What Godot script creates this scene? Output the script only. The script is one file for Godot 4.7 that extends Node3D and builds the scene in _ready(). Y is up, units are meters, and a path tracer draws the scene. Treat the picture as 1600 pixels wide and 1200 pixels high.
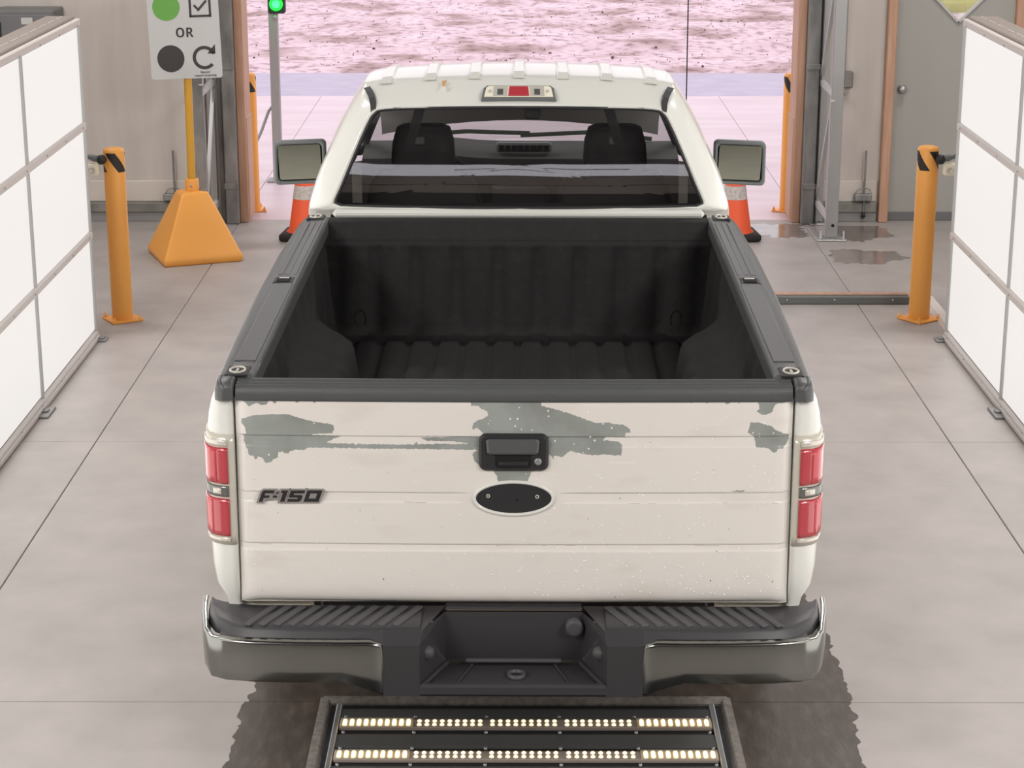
extends Node3D
# A drive-through vehicle bay: a white pickup seen from behind and above, lit side panels, the open exit door.

# ------------------------------------------------------------------ mesh builder
class MB:
	var st := SurfaceTool.new()
	var uv_rect := Rect2(0, 0, 1, 1)
	var flat := true

	func _init(is_flat := true) -> void:
		st.begin(Mesh.PRIMITIVE_TRIANGLES)
		flat = is_flat
		st.set_smooth_group(-1 if is_flat else 0)

	func smooth(on: bool) -> void:
		flat = not on
		st.set_smooth_group(0 if on else -1)

	func v(p: Vector3) -> void:
		st.set_uv(Vector2((p.x - uv_rect.position.x) / uv_rect.size.x, 1.0 - (p.y - uv_rect.position.y) / uv_rect.size.y))
		st.add_vertex(p)

	# a, b, c run counter-clockwise seen from outside
	func tri(a: Vector3, b: Vector3, c: Vector3) -> void:
		v(a); v(c); v(b)

	func quad(a: Vector3, b: Vector3, c: Vector3, d: Vector3) -> void:
		tri(a, b, c); tri(a, c, d)

	# the same, turned so that the face looks away from a point
	func otri(a: Vector3, b: Vector3, c: Vector3, from: Vector3) -> void:
		if (b - a).cross(c - a).dot((a + b + c) / 3.0 - from) < 0.0: tri(a, c, b)
		else: tri(a, b, c)

	func oquad(a: Vector3, b: Vector3, c: Vector3, d: Vector3, from: Vector3) -> void:
		if (c - a).cross(d - b).dot((a + b + c + d) / 4.0 - from) < 0.0: quad(a, d, c, b)
		else: quad(a, b, c, d)

	func box(c: Vector3, s: Vector3, bevel := 0.0, basis := Basis()) -> MB:
		var h := s / 2.0
		var b := minf(bevel, minf(h.x, minf(h.y, h.z)) * 0.95)
		var P := func(sx: float, sy: float, sz: float, axis: int) -> Vector3:
			var q := Vector3(sx * (h.x - b), sy * (h.y - b), sz * (h.z - b))
			q[axis] = [sx, sy, sz][axis] * h[axis]
			return c + basis * q
		var sg := [-1.0, 1.0]
		for s1 in sg:
			oquad(P.call(s1, -1, -1, 0), P.call(s1, 1, -1, 0), P.call(s1, 1, 1, 0), P.call(s1, -1, 1, 0), c)
			oquad(P.call(-1, s1, -1, 1), P.call(1, s1, -1, 1), P.call(1, s1, 1, 1), P.call(-1, s1, 1, 1), c)
			oquad(P.call(-1, -1, s1, 2), P.call(1, -1, s1, 2), P.call(1, 1, s1, 2), P.call(-1, 1, s1, 2), c)
			if b > 0.0:
				for s2 in sg:
					oquad(P.call(s1, s2, -1, 0), P.call(s1, s2, 1, 0), P.call(s1, s2, 1, 1), P.call(s1, s2, -1, 1), c)
					oquad(P.call(s1, -1, s2, 0), P.call(s1, 1, s2, 0), P.call(s1, 1, s2, 2), P.call(s1, -1, s2, 2), c)
					oquad(P.call(-1, s1, s2, 1), P.call(1, s1, s2, 1), P.call(1, s1, s2, 2), P.call(-1, s1, s2, 2), c)
					for s3 in sg:
						otri(P.call(s1, s2, s3, 0), P.call(s1, s2, s3, 1), P.call(s1, s2, s3, 2), c)
		return self

	# rows of points; the face looks to the left of (row direction x next row)
	func grid(rows: Array, flip := false, closed := false, skip = null) -> MB:
		for i in rows.size() - 1:
			var n: int = rows[i].size()
			for j in (n if closed else n - 1):
				var k := (j + 1) % n
				if skip != null and skip.call(i, j): continue
				var a: Vector3 = rows[i][j]
				var b: Vector3 = rows[i][k]
				var c: Vector3 = rows[i + 1][k]
				var d: Vector3 = rows[i + 1][j]
				if flip: quad(a, d, c, b)
				else: quad(a, b, c, d)
		return self

	func fan(ring: Array, from: Vector3) -> MB:
		var m := Vector3.ZERO
		for p in ring: m += p
		m /= ring.size()
		for i in ring.size(): otri(m, ring[i], ring[(i + 1) % ring.size()], from)
		return self

	func tube(path: Array, radius, seg := 12, caps := true) -> MB:
		smooth(true)
		var rings := []
		var up := Vector3.UP
		for i in path.size():
			var p: Vector3 = path[i]
			var t: Vector3 = (path[mini(i + 1, path.size() - 1)] - path[maxi(i - 1, 0)]).normalized()
			if absf(t.dot(up)) > 0.95: up = Vector3.RIGHT if absf(t.x) < 0.9 else Vector3.FORWARD
			var a := t.cross(up).normalized()
			var b := a.cross(t).normalized()
			up = b
			var r: float = radius[i] if radius is Array else radius
			var ring := []
			for k in seg:
				var w := TAU * k / seg
				ring.append(p + (a * cos(w) + b * sin(w)) * r)
			rings.append(ring)
		grid(rings, true, true)
		if caps:
			smooth(false)
			fan(rings[0], path[1])
			fan(rings[-1], path[-2])
		return self

	# profile of (radius, height) from the bottom up along the outside
	func lathe(profile: Array, seg := 24, at := Transform3D()) -> MB:
		smooth(true)
		var rings := []
		for q in profile:
			var ring := []
			for k in seg:
				var w := TAU * k / seg
				ring.append(at * Vector3(q.x * cos(w), q.y, q.x * sin(w)))
			rings.append(ring)
		return grid(rings, true, true)

	# an outline in x, y between two depths
	func prism(poly: PackedVector2Array, z0: float, z1: float, at := Transform3D(), bevel := 0.0) -> MB:
		var p := poly.duplicate()
		if Geometry2D.is_polygon_clockwise(p): p.reverse()
		var top := p
		if bevel > 0.0:
			var o := Geometry2D.offset_polygon(p, -bevel, Geometry2D.JOIN_MITER)
			if o.size() == 1 and o[0].size() == p.size():
				top = o[0]
				if Geometry2D.is_polygon_clockwise(top): top.reverse()
				var best := 0
				for i in top.size():
					if top[i].distance_squared_to(p[0]) < top[best].distance_squared_to(p[0]): best = i
				var t2 := PackedVector2Array()
				for i in top.size(): t2.append(top[(i + best) % top.size()])
				top = t2
		var idx := Geometry2D.triangulate_polygon(top)
		for i in range(0, idx.size(), 3):
			var a := top[idx[i]]; var b := top[idx[i + 1]]; var c := top[idx[i + 2]]
			if (b - a).cross(c - a) < 0.0:
				var t := b; b = c; c = t
			tri(at * Vector3(a.x, a.y, z1), at * Vector3(b.x, b.y, z1), at * Vector3(c.x, c.y, z1))
		idx = Geometry2D.triangulate_polygon(p)
		for i in range(0, idx.size(), 3):
			var a := p[idx[i]]; var b := p[idx[i + 1]]; var c := p[idx[i + 2]]
			if (b - a).cross(c - a) > 0.0:
				var t := b; b = c; c = t
			tri(at * Vector3(a.x, a.y, z0), at * Vector3(b.x, b.y, z0), at * Vector3(c.x, c.y, z0))
		var zb := z1 - bevel * signf(z1 - z0)
		for i in p.size():
			var k := (i + 1) % p.size()
			quad(at * Vector3(p[i].x, p[i].y, z0), at * Vector3(p[k].x, p[k].y, z0), at * Vector3(p[k].x, p[k].y, zb), at * Vector3(p[i].x, p[i].y, zb))
			if bevel > 0.0:
				quad(at * Vector3(p[i].x, p[i].y, zb), at * Vector3(p[k].x, p[k].y, zb), at * Vector3(top[k].x, top[k].y, z1), at * Vector3(top[i].x, top[i].y, z1))
		return self

	func mesh(m: Material) -> ArrayMesh:
		st.generate_normals()
		st.set_material(m)
		return st.commit()


# ------------------------------------------------------------------ naming and tagging
var taken := {}

func numbered(called: String, parent: Node) -> String:
	var key := str(parent.get_instance_id()) + "/" + called
	var n: int = taken.get(key, 0)
	taken[key] = n + 1
	return called if n == 0 else "%s_%03d" % [called, n]

func part(called: String, mb: MB, m: Material, parent: Node = self) -> MeshInstance3D:
	return piece(called, mb.mesh(m), parent)

func piece(called: String, mesh: Mesh, parent: Node, at := Transform3D()) -> MeshInstance3D:
	var o := MeshInstance3D.new()
	o.name = numbered(called, parent)
	o.mesh = mesh
	o.transform = at
	parent.add_child(o, true)
	return o

func thing(called: String, label: String, category: String, at := Vector3.ZERO, turn := 0.0, group := "") -> Node3D:
	var o := Node3D.new()
	o.name = numbered(called, self)
	o.position = at
	o.rotation.y = turn
	add_child(o, true)
	tag(o, label, category, group)
	return o

func tag(o: Node, label: String, category: String, group := "", kind := "") -> Node:
	o.set_meta("label", label)
	o.set_meta("category", category)
	if group: o.set_meta("group", group)
	if kind: o.set_meta("kind", kind)
	return o

func structure(called: String, mb: MB, m: Material, label: String, category := "") -> MeshInstance3D:
	var o := part(called, mb, m)
	o.set_meta("kind", "structure")
	o.set_meta("label", label)
	o.set_meta("category", category if category else called.split("_")[0])
	return o

# ------------------------------------------------------------------ materials
func mat(c: Color, rough := 0.6, metal := 0.0) -> StandardMaterial3D:
	var m := StandardMaterial3D.new()
	m.albedo_color = c
	m.roughness = rough
	m.metallic = metal
	return m

func rgb8(r: int, g: int, b: int) -> Color:
	return Color8(r, g, b)

func glow(c: Color, e: float) -> StandardMaterial3D:
	var m := mat(c, 0.5)
	m.emission_enabled = true
	m.emission = c
	m.emission_energy_multiplier = e
	return m

func glass(c: Color, alpha: float, metal := 0.0, rough := 0.02) -> StandardMaterial3D:
	var m := mat(Color(c.r, c.g, c.b, alpha), rough, metal)
	m.transparency = BaseMaterial3D.TRANSPARENCY_ALPHA
	return m

func noise(freq: float, cell_seed: int, octaves := 4, kind := FastNoiseLite.TYPE_SIMPLEX_SMOOTH) -> FastNoiseLite:
	var n := FastNoiseLite.new()
	n.noise_type = kind
	n.frequency = freq
	n.seed = cell_seed
	n.fractal_octaves = octaves
	return n

func noise_tex(freq: float, cell_seed: int, ramp: Array, side := 512, octaves := 4, as_normal := false) -> NoiseTexture2D:
	var t := NoiseTexture2D.new()
	t.width = side
	t.height = side
	t.seamless = true
	t.noise = noise(freq, cell_seed, octaves)
	if as_normal:
		t.as_normal_map = true
		t.bump_strength = 4.0
	elif ramp.size():
		var g := Gradient.new()
		var offs := PackedFloat32Array()
		var cols := PackedColorArray()
		for i in ramp.size():
			offs.append(ramp[i][0])
			cols.append(ramp[i][1])
		g.offsets = offs
		g.colors = cols
		t.color_ramp = g
	return t

# colour and relief from noise laid over the world
func rough_mat(ramp: Array, freq: float, scale: Vector3, cell_seed: int, rough: float, relief := 0.0, side := 512, octaves := 5) -> StandardMaterial3D:
	var m := mat(Color.WHITE, rough)
	m.albedo_texture = noise_tex(freq, cell_seed, ramp, side, octaves)
	m.uv1_triplanar = true
	m.uv1_world_triplanar = true
	m.uv1_scale = scale
	if relief > 0.0:
		m.heightmap_enabled = true
		m.heightmap_texture = noise_tex(freq * 3.0, cell_seed + 7, [], side, octaves)
		m.heightmap_scale = relief
	return m

var M := {}

func make_materials() -> void:
	M.paint = mat(rgb8(227, 228, 222), 0.34)
	M.paint.clearcoat_enabled = true
	M.paint.clearcoat = 0.6
	M.paint.clearcoat_roughness = 0.08
	M.black = mat(rgb8(40, 40, 42), 0.5)
	M.bumper = mat(rgb8(58, 57, 60), 0.42)
	M.tread = mat(rgb8(76, 76, 78), 0.5)
	M.black_grain = mat(rgb8(84, 86, 87), 0.34)
	M.black_grain.normal_enabled = true
	M.black_grain.normal_texture = noise_tex(0.09, 11, [], 256, 2, true)
	M.black_grain.normal_scale = 0.35
	M.black_grain.uv1_triplanar = true
	M.black_grain.uv1_scale = Vector3(9, 9, 9)
	M.gap = mat(rgb8(18, 18, 18), 0.9)
	M.liner = mat(Color.WHITE, 0.75)
	M.liner.albedo_texture = noise_tex(0.02, 21, [[0.0, rgb8(16, 14, 15)], [0.5, rgb8(20, 18, 19)], [0.75, rgb8(26, 24, 24)], [1.0, rgb8(38, 36, 35)]], 512, 5)
	M.liner.uv1_triplanar = true
	M.liner.uv1_scale = Vector3(1.4, 1.4, 1.4)
	M.liner.heightmap_enabled = true
	M.liner.heightmap_texture = noise_tex(0.08, 22, [], 256, 3)
	M.liner.heightmap_scale = 0.12
	M.chrome = mat(rgb8(140, 142, 138), 0.17, 1.0)
	M.badge_chrome = mat(rgb8(206, 206, 206), 0.14, 1.0)
	M.steel = mat(rgb8(176, 177, 178), 0.42, 0.75)
	M.galv = rough_mat([[0.0, rgb8(118, 119, 119)], [0.5, rgb8(140, 140, 139)], [1.0, rgb8(160, 160, 158)]], 0.02, Vector3(1.2, 0.5, 1.2), 31, 0.5, 0.0, 256)
	M.galv.metallic = 0.3
	M.white_steel = mat(rgb8(196, 196, 196), 0.45, 0.2)
	M.alu = mat(rgb8(218, 211, 206), 0.45)
	M.plinth = mat(rgb8(138, 137, 137), 0.6)
	M.yellow = mat(rgb8(246, 172, 82), 0.4)
	M.post_yellow = mat(rgb8(222, 168, 58), 0.4)
	M.tape = mat(rgb8(38, 36, 36), 0.5)
	M.rubber = mat(rgb8(38, 37, 38), 0.8)
	M.red = mat(rgb8(186, 60, 70), 0.2)
	M.red.clearcoat_enabled = true
	M.red.clearcoat_roughness = 0.05
	M.red_bright = mat(rgb8(200, 78, 84), 0.2)
	M.lamp_shell = mat(rgb8(210, 206, 192), 0.2, 0.1)
	M.lamp_clear = mat(rgb8(214, 210, 200), 0.15, 0.25)
	M.lamp_grey = mat(rgb8(120, 122, 118), 0.2, 0.5)
	M.mirror = mat(rgb8(214, 222, 206), 0.03, 1.0)
	M.interior = mat(rgb8(36, 35, 35), 0.8)
	M.headliner = mat(rgb8(168, 164, 160), 0.9)
	M.dash = mat(rgb8(92, 92, 92), 0.7)
	M.rear_glass = glass(rgb8(228, 229, 234), 0.30, 1.0)   # tinted window with a mirroring film
	var one := Image.create(4, 4, false, Image.FORMAT_RGB8)
	one.fill(Color.WHITE)
	M.rear_glass.albedo_texture = ImageTexture.create_from_image(one)
	M.clear_glass = glass(rgb8(190, 225, 200), 0.12)
	M.windscreen = glass(rgb8(190, 236, 180), 0.24)
	M.wood = rough_mat([[0.0, rgb8(176, 136, 112)], [0.5, rgb8(190, 150, 126)], [1.0, rgb8(202, 166, 142)]], 0.02, Vector3(3, 0.25, 3), 41, 0.6, 0.0, 256)
	M.wall = rough_mat([[0.0, rgb8(190, 181, 175)], [0.5, rgb8(196, 188, 182)], [1.0, rgb8(202, 194, 188)]], 0.012, Vector3(0.9, 0.1, 0.9), 42, 0.55, 0.0, 512)
	M.wall_panel = rough_mat([[0.0, rgb8(196, 186, 176)], [1.0, rgb8(214, 206, 198)]], 0.01, Vector3(0.4, 0.4, 0.4), 43, 0.6, 0.0, 256)
	M.kerb = rough_mat([[0.0, rgb8(104, 103, 100)], [0.5, rgb8(128, 126, 121)], [1.0, rgb8(146, 143, 136)]], 0.02, Vector3(0.6, 0.6, 0.6), 44, 0.8, 0.2, 256)
	M.ceiling = mat(rgb8(84, 84, 86), 0.7)
	M.door = mat(rgb8(164, 163, 158), 0.5)
	M.floor = rough_mat([[0.0, rgb8(162, 155, 152)], [0.35, rgb8(169, 162, 159)], [0.55, rgb8(172, 165, 162)], [0.8, rgb8(176, 169, 165)], [1.0, rgb8(182, 175, 171)]], 0.008, Vector3(0.3, 0.3, 0.3), 51, 0.5, 0.08, 1024, 6)
	M.joint = mat(rgb8(84, 78, 75), 0.9)
	M.apron = rough_mat([[0.0, rgb8(206, 184, 191)], [0.5, rgb8(216, 195, 203)], [1.0, rgb8(223, 204, 211)]], 0.01, Vector3(0.12, 0.12, 0.5), 52, 0.45, 0.05, 512, 5)
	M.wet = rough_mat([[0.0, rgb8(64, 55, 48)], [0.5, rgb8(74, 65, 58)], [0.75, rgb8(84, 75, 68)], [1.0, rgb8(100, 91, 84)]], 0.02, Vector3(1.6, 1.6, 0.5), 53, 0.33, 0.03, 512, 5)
	M.damp = rough_mat([[0.0, rgb8(120, 112, 108)], [1.0, rgb8(138, 130, 125)]], 0.02, Vector3(0.6, 0.6, 0.6), 54, 0.12, 0.0, 256)
	M.asphalt = rough_mat([[0.0, rgb8(176, 167, 186)], [0.5, rgb8(188, 179, 198)], [1.0, rgb8(200, 192, 208)]], 0.02, Vector3(0.2, 0.2, 0.9), 55, 0.7, 0.2, 512, 5)
	M.dirt = rough_mat([[0.0, rgb8(140, 116, 112)], [0.28, rgb8(178, 150, 150)], [0.42, rgb8(208, 182, 188)], [0.5, rgb8(222, 196, 205)], [0.7, rgb8(228, 204, 213)], [1.0, rgb8(236, 216, 224)]], 0.012, Vector3(0.055, 0.055, 0.055), 56, 0.9, 1.5, 1024, 6)
	M.dirt.detail_enabled = true
	M.dirt.detail_blend_mode = BaseMaterial3D.BLEND_MODE_MUL
	M.dirt.detail_albedo = noise_tex(0.09, 57, [[0.0, Color(0.55, 0.52, 0.52)], [0.36, Color(0.93, 0.91, 0.91)], [0.5, Color.WHITE], [1.0, Color.WHITE]], 1024, 5)
	M.dirt.uv2_triplanar = true
	M.dirt.uv2_world_triplanar = true
	M.dirt.uv2_scale = Vector3(0.4, 0.4, 0.34)
	M.grass = rough_mat([[0.0, rgb8(150, 142, 70)], [0.5, rgb8(178, 168, 92)], [1.0, rgb8(196, 186, 116)]], 0.03, Vector3(0.3, 0.3, 0.3), 58, 0.95, 1.5, 256)
	M.clod = mat(rgb8(104, 84, 80), 0.95)
	M.cone = mat(rgb8(244, 96, 54), 0.5)
	M.cone_white = rough_mat([[0.0, rgb8(168, 160, 156)], [0.5, rgb8(206, 200, 196)], [1.0, rgb8(226, 222, 218)]], 0.05, Vector3(3, 3, 3), 59, 0.6, 0.0, 256)
	M.sign = mat(rgb8(198, 198, 198), 0.45)
	M.sign_green = mat(rgb8(104, 166, 74), 0.5)
	M.sign_black = mat(rgb8(58, 54, 54), 0.5)
	M.cabinet = mat(rgb8(112, 112, 114), 0.5)
	M.cable = mat(rgb8(30, 30, 30), 0.6)
	M.housing = mat(rgb8(106, 110, 110), 0.4)
	M.cover = mat(rgb8(150, 138, 131), 0.6)
	M.boards = mat(rgb8(206, 196, 188), 0.6)
	M.boards_dark = mat(rgb8(58, 54, 54), 0.6)
	M.rim = rough_mat([[0.0, rgb8(104, 98, 93)], [0.5, rgb8(128, 122, 116)], [1.0, rgb8(146, 140, 133)]], 0.05, Vector3(2, 2, 2), 61, 0.45, 0.0, 256)
	M.bar = mat(rgb8(150, 140, 132), 0.4)
	M.cream = mat(rgb8(240, 234, 214), 0.5)
	M.led = glow(Color(1.0, 0.9, 0.7), 1.1)
	M.led_wide = glow(Color(1.0, 0.88, 0.66), 1.5)
	M.tower = mat(rgb8(168, 168, 168), 0.6)

# ------------------------------------------------------------------ scene
func _ready() -> void:
	seed(7)
	var cam := Camera3D.new()
	cam.name = "camera"
	cam.position = Vector3(0, 3.2, 0)
	cam.rotation = Vector3(deg_to_rad(-16.2), 0.002526, 0)
	cam.fov = rad_to_deg(2.0 * atan(600.0 / 3167.0))
	cam.near = 0.05
	cam.far = 400.0
	add_child(cam)
	cam.current = true

	var env := Environment.new()
	env.background_mode = Environment.BG_SKY
	var sky_m := ProceduralSkyMaterial.new()
	sky_m.sky_top_color = Color(0.94, 0.92, 0.94)
	sky_m.sky_horizon_color = Color(0.98, 0.95, 0.97)
	sky_m.ground_horizon_color = Color(0.80, 0.76, 0.77)
	sky_m.ground_bottom_color = Color(0.6, 0.56, 0.56)
	sky_m.sky_energy_multiplier = 1.0
	env.sky = Sky.new()
	env.sky.sky_material = sky_m
	env.tonemap_mode = Environment.TONE_MAPPER_LINEAR
	env.tonemap_exposure = 1.55
	env.sdfgi_enabled = true
	env.ssao_enabled = true
	env.ssil_enabled = true
	var we := WorldEnvironment.new()
	we.name = "world_environment"
	we.environment = env
	add_child(we)

	# light of the ceiling fittings and of the two lit side panels, each just in front of its glowing face
	for q in lamp_spots:
		var tilt := Basis(Vector3.RIGHT, deg_to_rad(q[3]))
		area_light("ceiling_lamp_light", Vector3(q[0], 5.36, q[1]) + tilt * Vector3(0, -0.06, 0), Vector3(-90.0 + q[3], 0, 0), Vector2(1.4, 0.36), q[2], Color(1.0, 0.985, 0.97))
	area_light("side_panel_light", Vector3(-2.55, 0.97, -8.35), Vector3(0, -90, 0), Vector2(7.2, 1.86), 2.8, Color(1.0, 0.98, 0.96))
	area_light("side_panel_light", Vector3(2.6, 0.97, -8.35), Vector3(0, 90, 0), Vector2(7.2, 1.86), 2.8, Color(1.0, 0.98, 0.96))

	make_materials()
	build_shell()
	build_ground()
	build_ceiling_lamps()
	side_panel(-2.58, 1.0, "white lit panel wall of framed panes on the left of the truck")
	side_panel(2.63, -1.0, "white lit panel wall of framed panes on the right of the truck")
	build_truck()
	build_floor_light()
	build_bollards()
	build_sign()
	build_signal()
	build_cones()
	build_door_frames()
	build_small_things()

func area_light(called: String, at: Vector3, turn: Vector3, size: Vector2, energy: float, c: Color) -> void:
	var l := AreaLight3D.new()
	l.name = numbered(called, self)
	l.position = at
	l.rotation_degrees = turn
	l.area_size = size
	l.area_range = 40.0
	l.area_attenuation = 2.0
	l.light_energy = energy
	l.light_color = c
	l.shadow_enabled = true
	add_child(l, true)

# ------------------------------------------------------------------ the building
func build_shell() -> void:
	var zb := -15.6
	var zm := -15.725
	var w := MB.new()
	w.box(Vector3(-4.25, 3.05, zm), Vector3(4.1, 6.5, 0.25))
	w.box(Vector3(0, 5.3, zm), Vector3(4.4, 2.0, 0.25))
	w.box(Vector3(2.5425, 3.05, zm), Vector3(0.685, 6.5, 0.25))
	w.box(Vector3(5.04, 3.05, zm), Vector3(2.52, 6.5, 0.25))
	w.box(Vector3(3.3325, 4.2, zm), Vector3(0.895, 4.2, 0.25))
	structure("wall_back", w, M.wall, "pale grey end wall round the open exit doorway", "wall")
	var l := MB.new().box(Vector3(-6.3, 3.05, -5.2), Vector3(0.25, 6.5, 21.3))
	structure("wall_left", l, M.wall, "plain pale side wall behind the left lit panels", "wall")
	var r := MB.new().box(Vector3(6.3, 3.05, -5.2), Vector3(0.25, 6.5, 21.3))
	structure("wall_right", r, M.wall, "plain pale side wall behind the right lit panels", "wall")
	structure("wall_front", MB.new().box(Vector3(0, 5.85, 5.325), Vector3(12.35, 0.9, 0.25)), M.ceiling, "dark header over the closed entry doors behind the camera", "wall")
	var c := MB.new().box(Vector3(0, 6.12, -5.2), Vector3(12.8, 0.24, 21.5))
	structure("ceiling", c, M.ceiling, "plain pale ceiling over the bay", "ceiling")

	# closed sectional entry door behind the camera: boards below, a row of panes on top
	var d := Node3D.new()
	d.name = "door_2"
	d.position = Vector3(0, 0, 5.3)
	add_child(d, true)
	tag(d, "closed sectional entry door with a row of panes on top", "door", "", "structure")
	for i in 8:
		part("door_board", MB.new().box(Vector3(0, 0.285 + 0.57 * i, 0), Vector3(12.3, 0.53, 0.05), 0.01), M.boards_dark if i < 6 else M.boards, d)
	part("board_seams", MB.new().box(Vector3(0, 2.28, 0.04), Vector3(12.3, 4.56, 0.02)), M.boards_dark, d)
	for i in 3:
		part("pane", MB.new().box(Vector3(-4.1 + 4.1 * i, 4.98, 0), Vector3(4.09, 0.74, 0.008)), M.clear_glass, d)
	for i in 2:
		part("glazing_bar", MB.new().box(Vector3(-6.13 + 12.26 * i, 4.98, 0), Vector3(0.05, 0.8, 0.05), 0.005), M.alu, d)
	part("glazing_bar", MB.new().box(Vector3(0.6, 5.02, 0.0), Vector3(5.6, 0.035, 0.04), 0.005), M.black, d)
	for y in [4.58, 5.37]:
		part("glazing_rail", MB.new().box(Vector3(0, y, 0), Vector3(12.3, 0.04, 0.05), 0.005), M.black, d)

	# foot of the end wall: pale board, ledge, dark plinth
	for s in [[-6.15, -2.42], [2.36, 2.80]]:
		var cx: float = (s[0] + s[1]) / 2.0
		var wx: float = s[1] - s[0]
		var side := "left" if cx < 0.0 else "right"
		structure("trim_1" if cx < 0.0 else "trim_2", MB.new().box(Vector3(cx, 0.238, zb + 0.012), Vector3(wx, 0.165, 0.024), 0.005), M.wall_panel, "pale board along the foot of the end wall on the %s" % side, "trim")
		structure("trim_3" if cx < 0.0 else "trim_4", MB.new().box(Vector3(cx, 0.114, zb + 0.03), Vector3(wx, 0.082, 0.06), 0.01), M.kerb, "grey concrete ledge under the pale board on the %s" % side, "trim")
		structure("baseboard_%s" % side, MB.new().box(Vector3(cx, 0.037, zb + 0.022), Vector3(wx, 0.074, 0.044), 0.004), M.plinth, "dark grey plinth at the foot of the end wall on the %s" % side, "baseboard")
	structure("trim_5", MB.new().box(Vector3(-2.44, 2.3, zb + 0.03), Vector3(0.07, 4.6, 0.06), 0.006), M.wood, "narrow brown post behind the left steel lattice frame", "trim")

	# personnel door with a diamond window
	var dr := Node3D.new()
	dr.name = "door_1"
	dr.position = Vector3(3.3325, 0, zb)
	add_child(dr, true)
	tag(dr, "grey personnel door with a diamond window and a round knob", "door", "", "structure")
	var hw := 0.4475
	var cx := 0.03
	var cy := 1.80
	var q := 0.262
	var leaf := MB.new()
	leaf.prism(PackedVector2Array([Vector2(-hw, 0.07), Vector2(cx, 0.07), Vector2(cx, cy - q), Vector2(cx - q, cy), Vector2(cx, cy + q), Vector2(cx, 2.1), Vector2(-hw, 2.1)]), -0.07, -0.02)
	leaf.prism(PackedVector2Array([Vector2(hw, 0.07), Vector2(cx, 0.07), Vector2(cx, cy - q), Vector2(cx + q, cy), Vector2(cx, cy + q), Vector2(cx, 2.1), Vector2(hw, 2.1)]), -0.07, -0.02)
	part("leaf", leaf, M.door, dr)
	part("kick_strip", MB.new().box(Vector3(0, 0.035, -0.035), Vector3(0.89, 0.07, 0.05), 0.004), M.cabinet, dr)
	var bead := MB.new()
	var cn := [Vector3(cx, cy - q, -0.015), Vector3(cx + q, cy, -0.015), Vector3(cx, cy + q, -0.015), Vector3(cx - q, cy, -0.015)]
	for i in 4:
		var a: Vector3 = cn[i]
		var b: Vector3 = cn[(i + 1) % 4]
		bead.box((a + b) / 2.0, Vector3((b - a).length() + 0.02, 0.022, 0.03), 0.004, Basis(Vector3(0, 0, 1), atan2(b.y - a.y, b.x - a.x)))
	part("window_bead", bead, M.white_steel, dr)
	part("pane", MB.new().prism(PackedVector2Array([Vector2(cx, cy - q), Vector2(cx + q, cy), Vector2(cx, cy + q), Vector2(cx - q, cy)]), -0.047, -0.043), M.clear_glass, dr)
	var kn := MB.new().lathe([Vector2(0.036, 0.0), Vector2(0.036, 0.008), Vector2(0.014, 0.012), Vector2(0.014, 0.03), Vector2(0.028, 0.04), Vector2(0.031, 0.052), Vector2(0.024, 0.064), Vector2(0.001, 0.068)], 20, Transform3D(Basis(Vector3(1, 0, 0), PI / 2), Vector3(-hw + 0.075, 1.03, -0.02)))
	part("door_knob", kn, M.steel, dr)
	structure("trim_6", MB.new().box(Vector3(2.85, 1.2, zb + 0.03), Vector3(0.07, 2.4, 0.09), 0.006), M.wood, "brown wooden post on the knob side of the grey door", "trim")
	structure("trim_7", MB.new().box(Vector3(3.82, 1.2, zb + 0.03), Vector3(0.07, 2.4, 0.09), 0.006), M.wood, "brown wooden post on the hinge side of the grey door", "trim")
	structure("trim_8", MB.new().box(Vector3(3.335, 2.14, zb + 0.03), Vector3(0.9, 0.07, 0.09), 0.006), M.wood, "brown wooden head above the grey door", "trim")
	# doorway: galvanised track posts and brown jambs
	for s in [-1.0, 1.0]:
		var side := "left" if s < 0.0 else "right"
		var x0 := 2.155 if s < 0.0 else 2.20
		structure("trim_9" if s < 0.0 else "trim_10", MB.new().box(Vector3(s * (x0 + 0.05), 2.1, zb + 0.075), Vector3(0.10, 4.2, 0.15), 0.008).box(Vector3(s * (x0 + 0.125), 2.1, zb + 0.05), Vector3(0.035, 4.2, 0.08), 0.004).box(Vector3(s * (x0 + 0.05), 0.3, zb + 0.155), Vector3(0.108, 0.045, 0.012), 0.003).box(Vector3(s * (x0 + 0.05), 1.22, zb + 0.155), Vector3(0.108, 0.045, 0.012), 0.003), M.galv, "galvanised track post at the %s edge of the exit doorway" % side, "trim")
		var jm := MB.new().box(Vector3(s * (x0 - 0.033), 2.1, zm + 0.04), Vector3(0.066, 4.2, 0.33), 0.005)
		jm.box(Vector3(s * (x0 - 0.036), 0.42, zm + 0.03), Vector3(0.078, 0.84, 0.34), 0.03)
		structure("trim_11" if s < 0.0 else "trim_12", jm, M.wood, "brown jamb on the %s of the exit doorway" % side, "trim")

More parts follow.
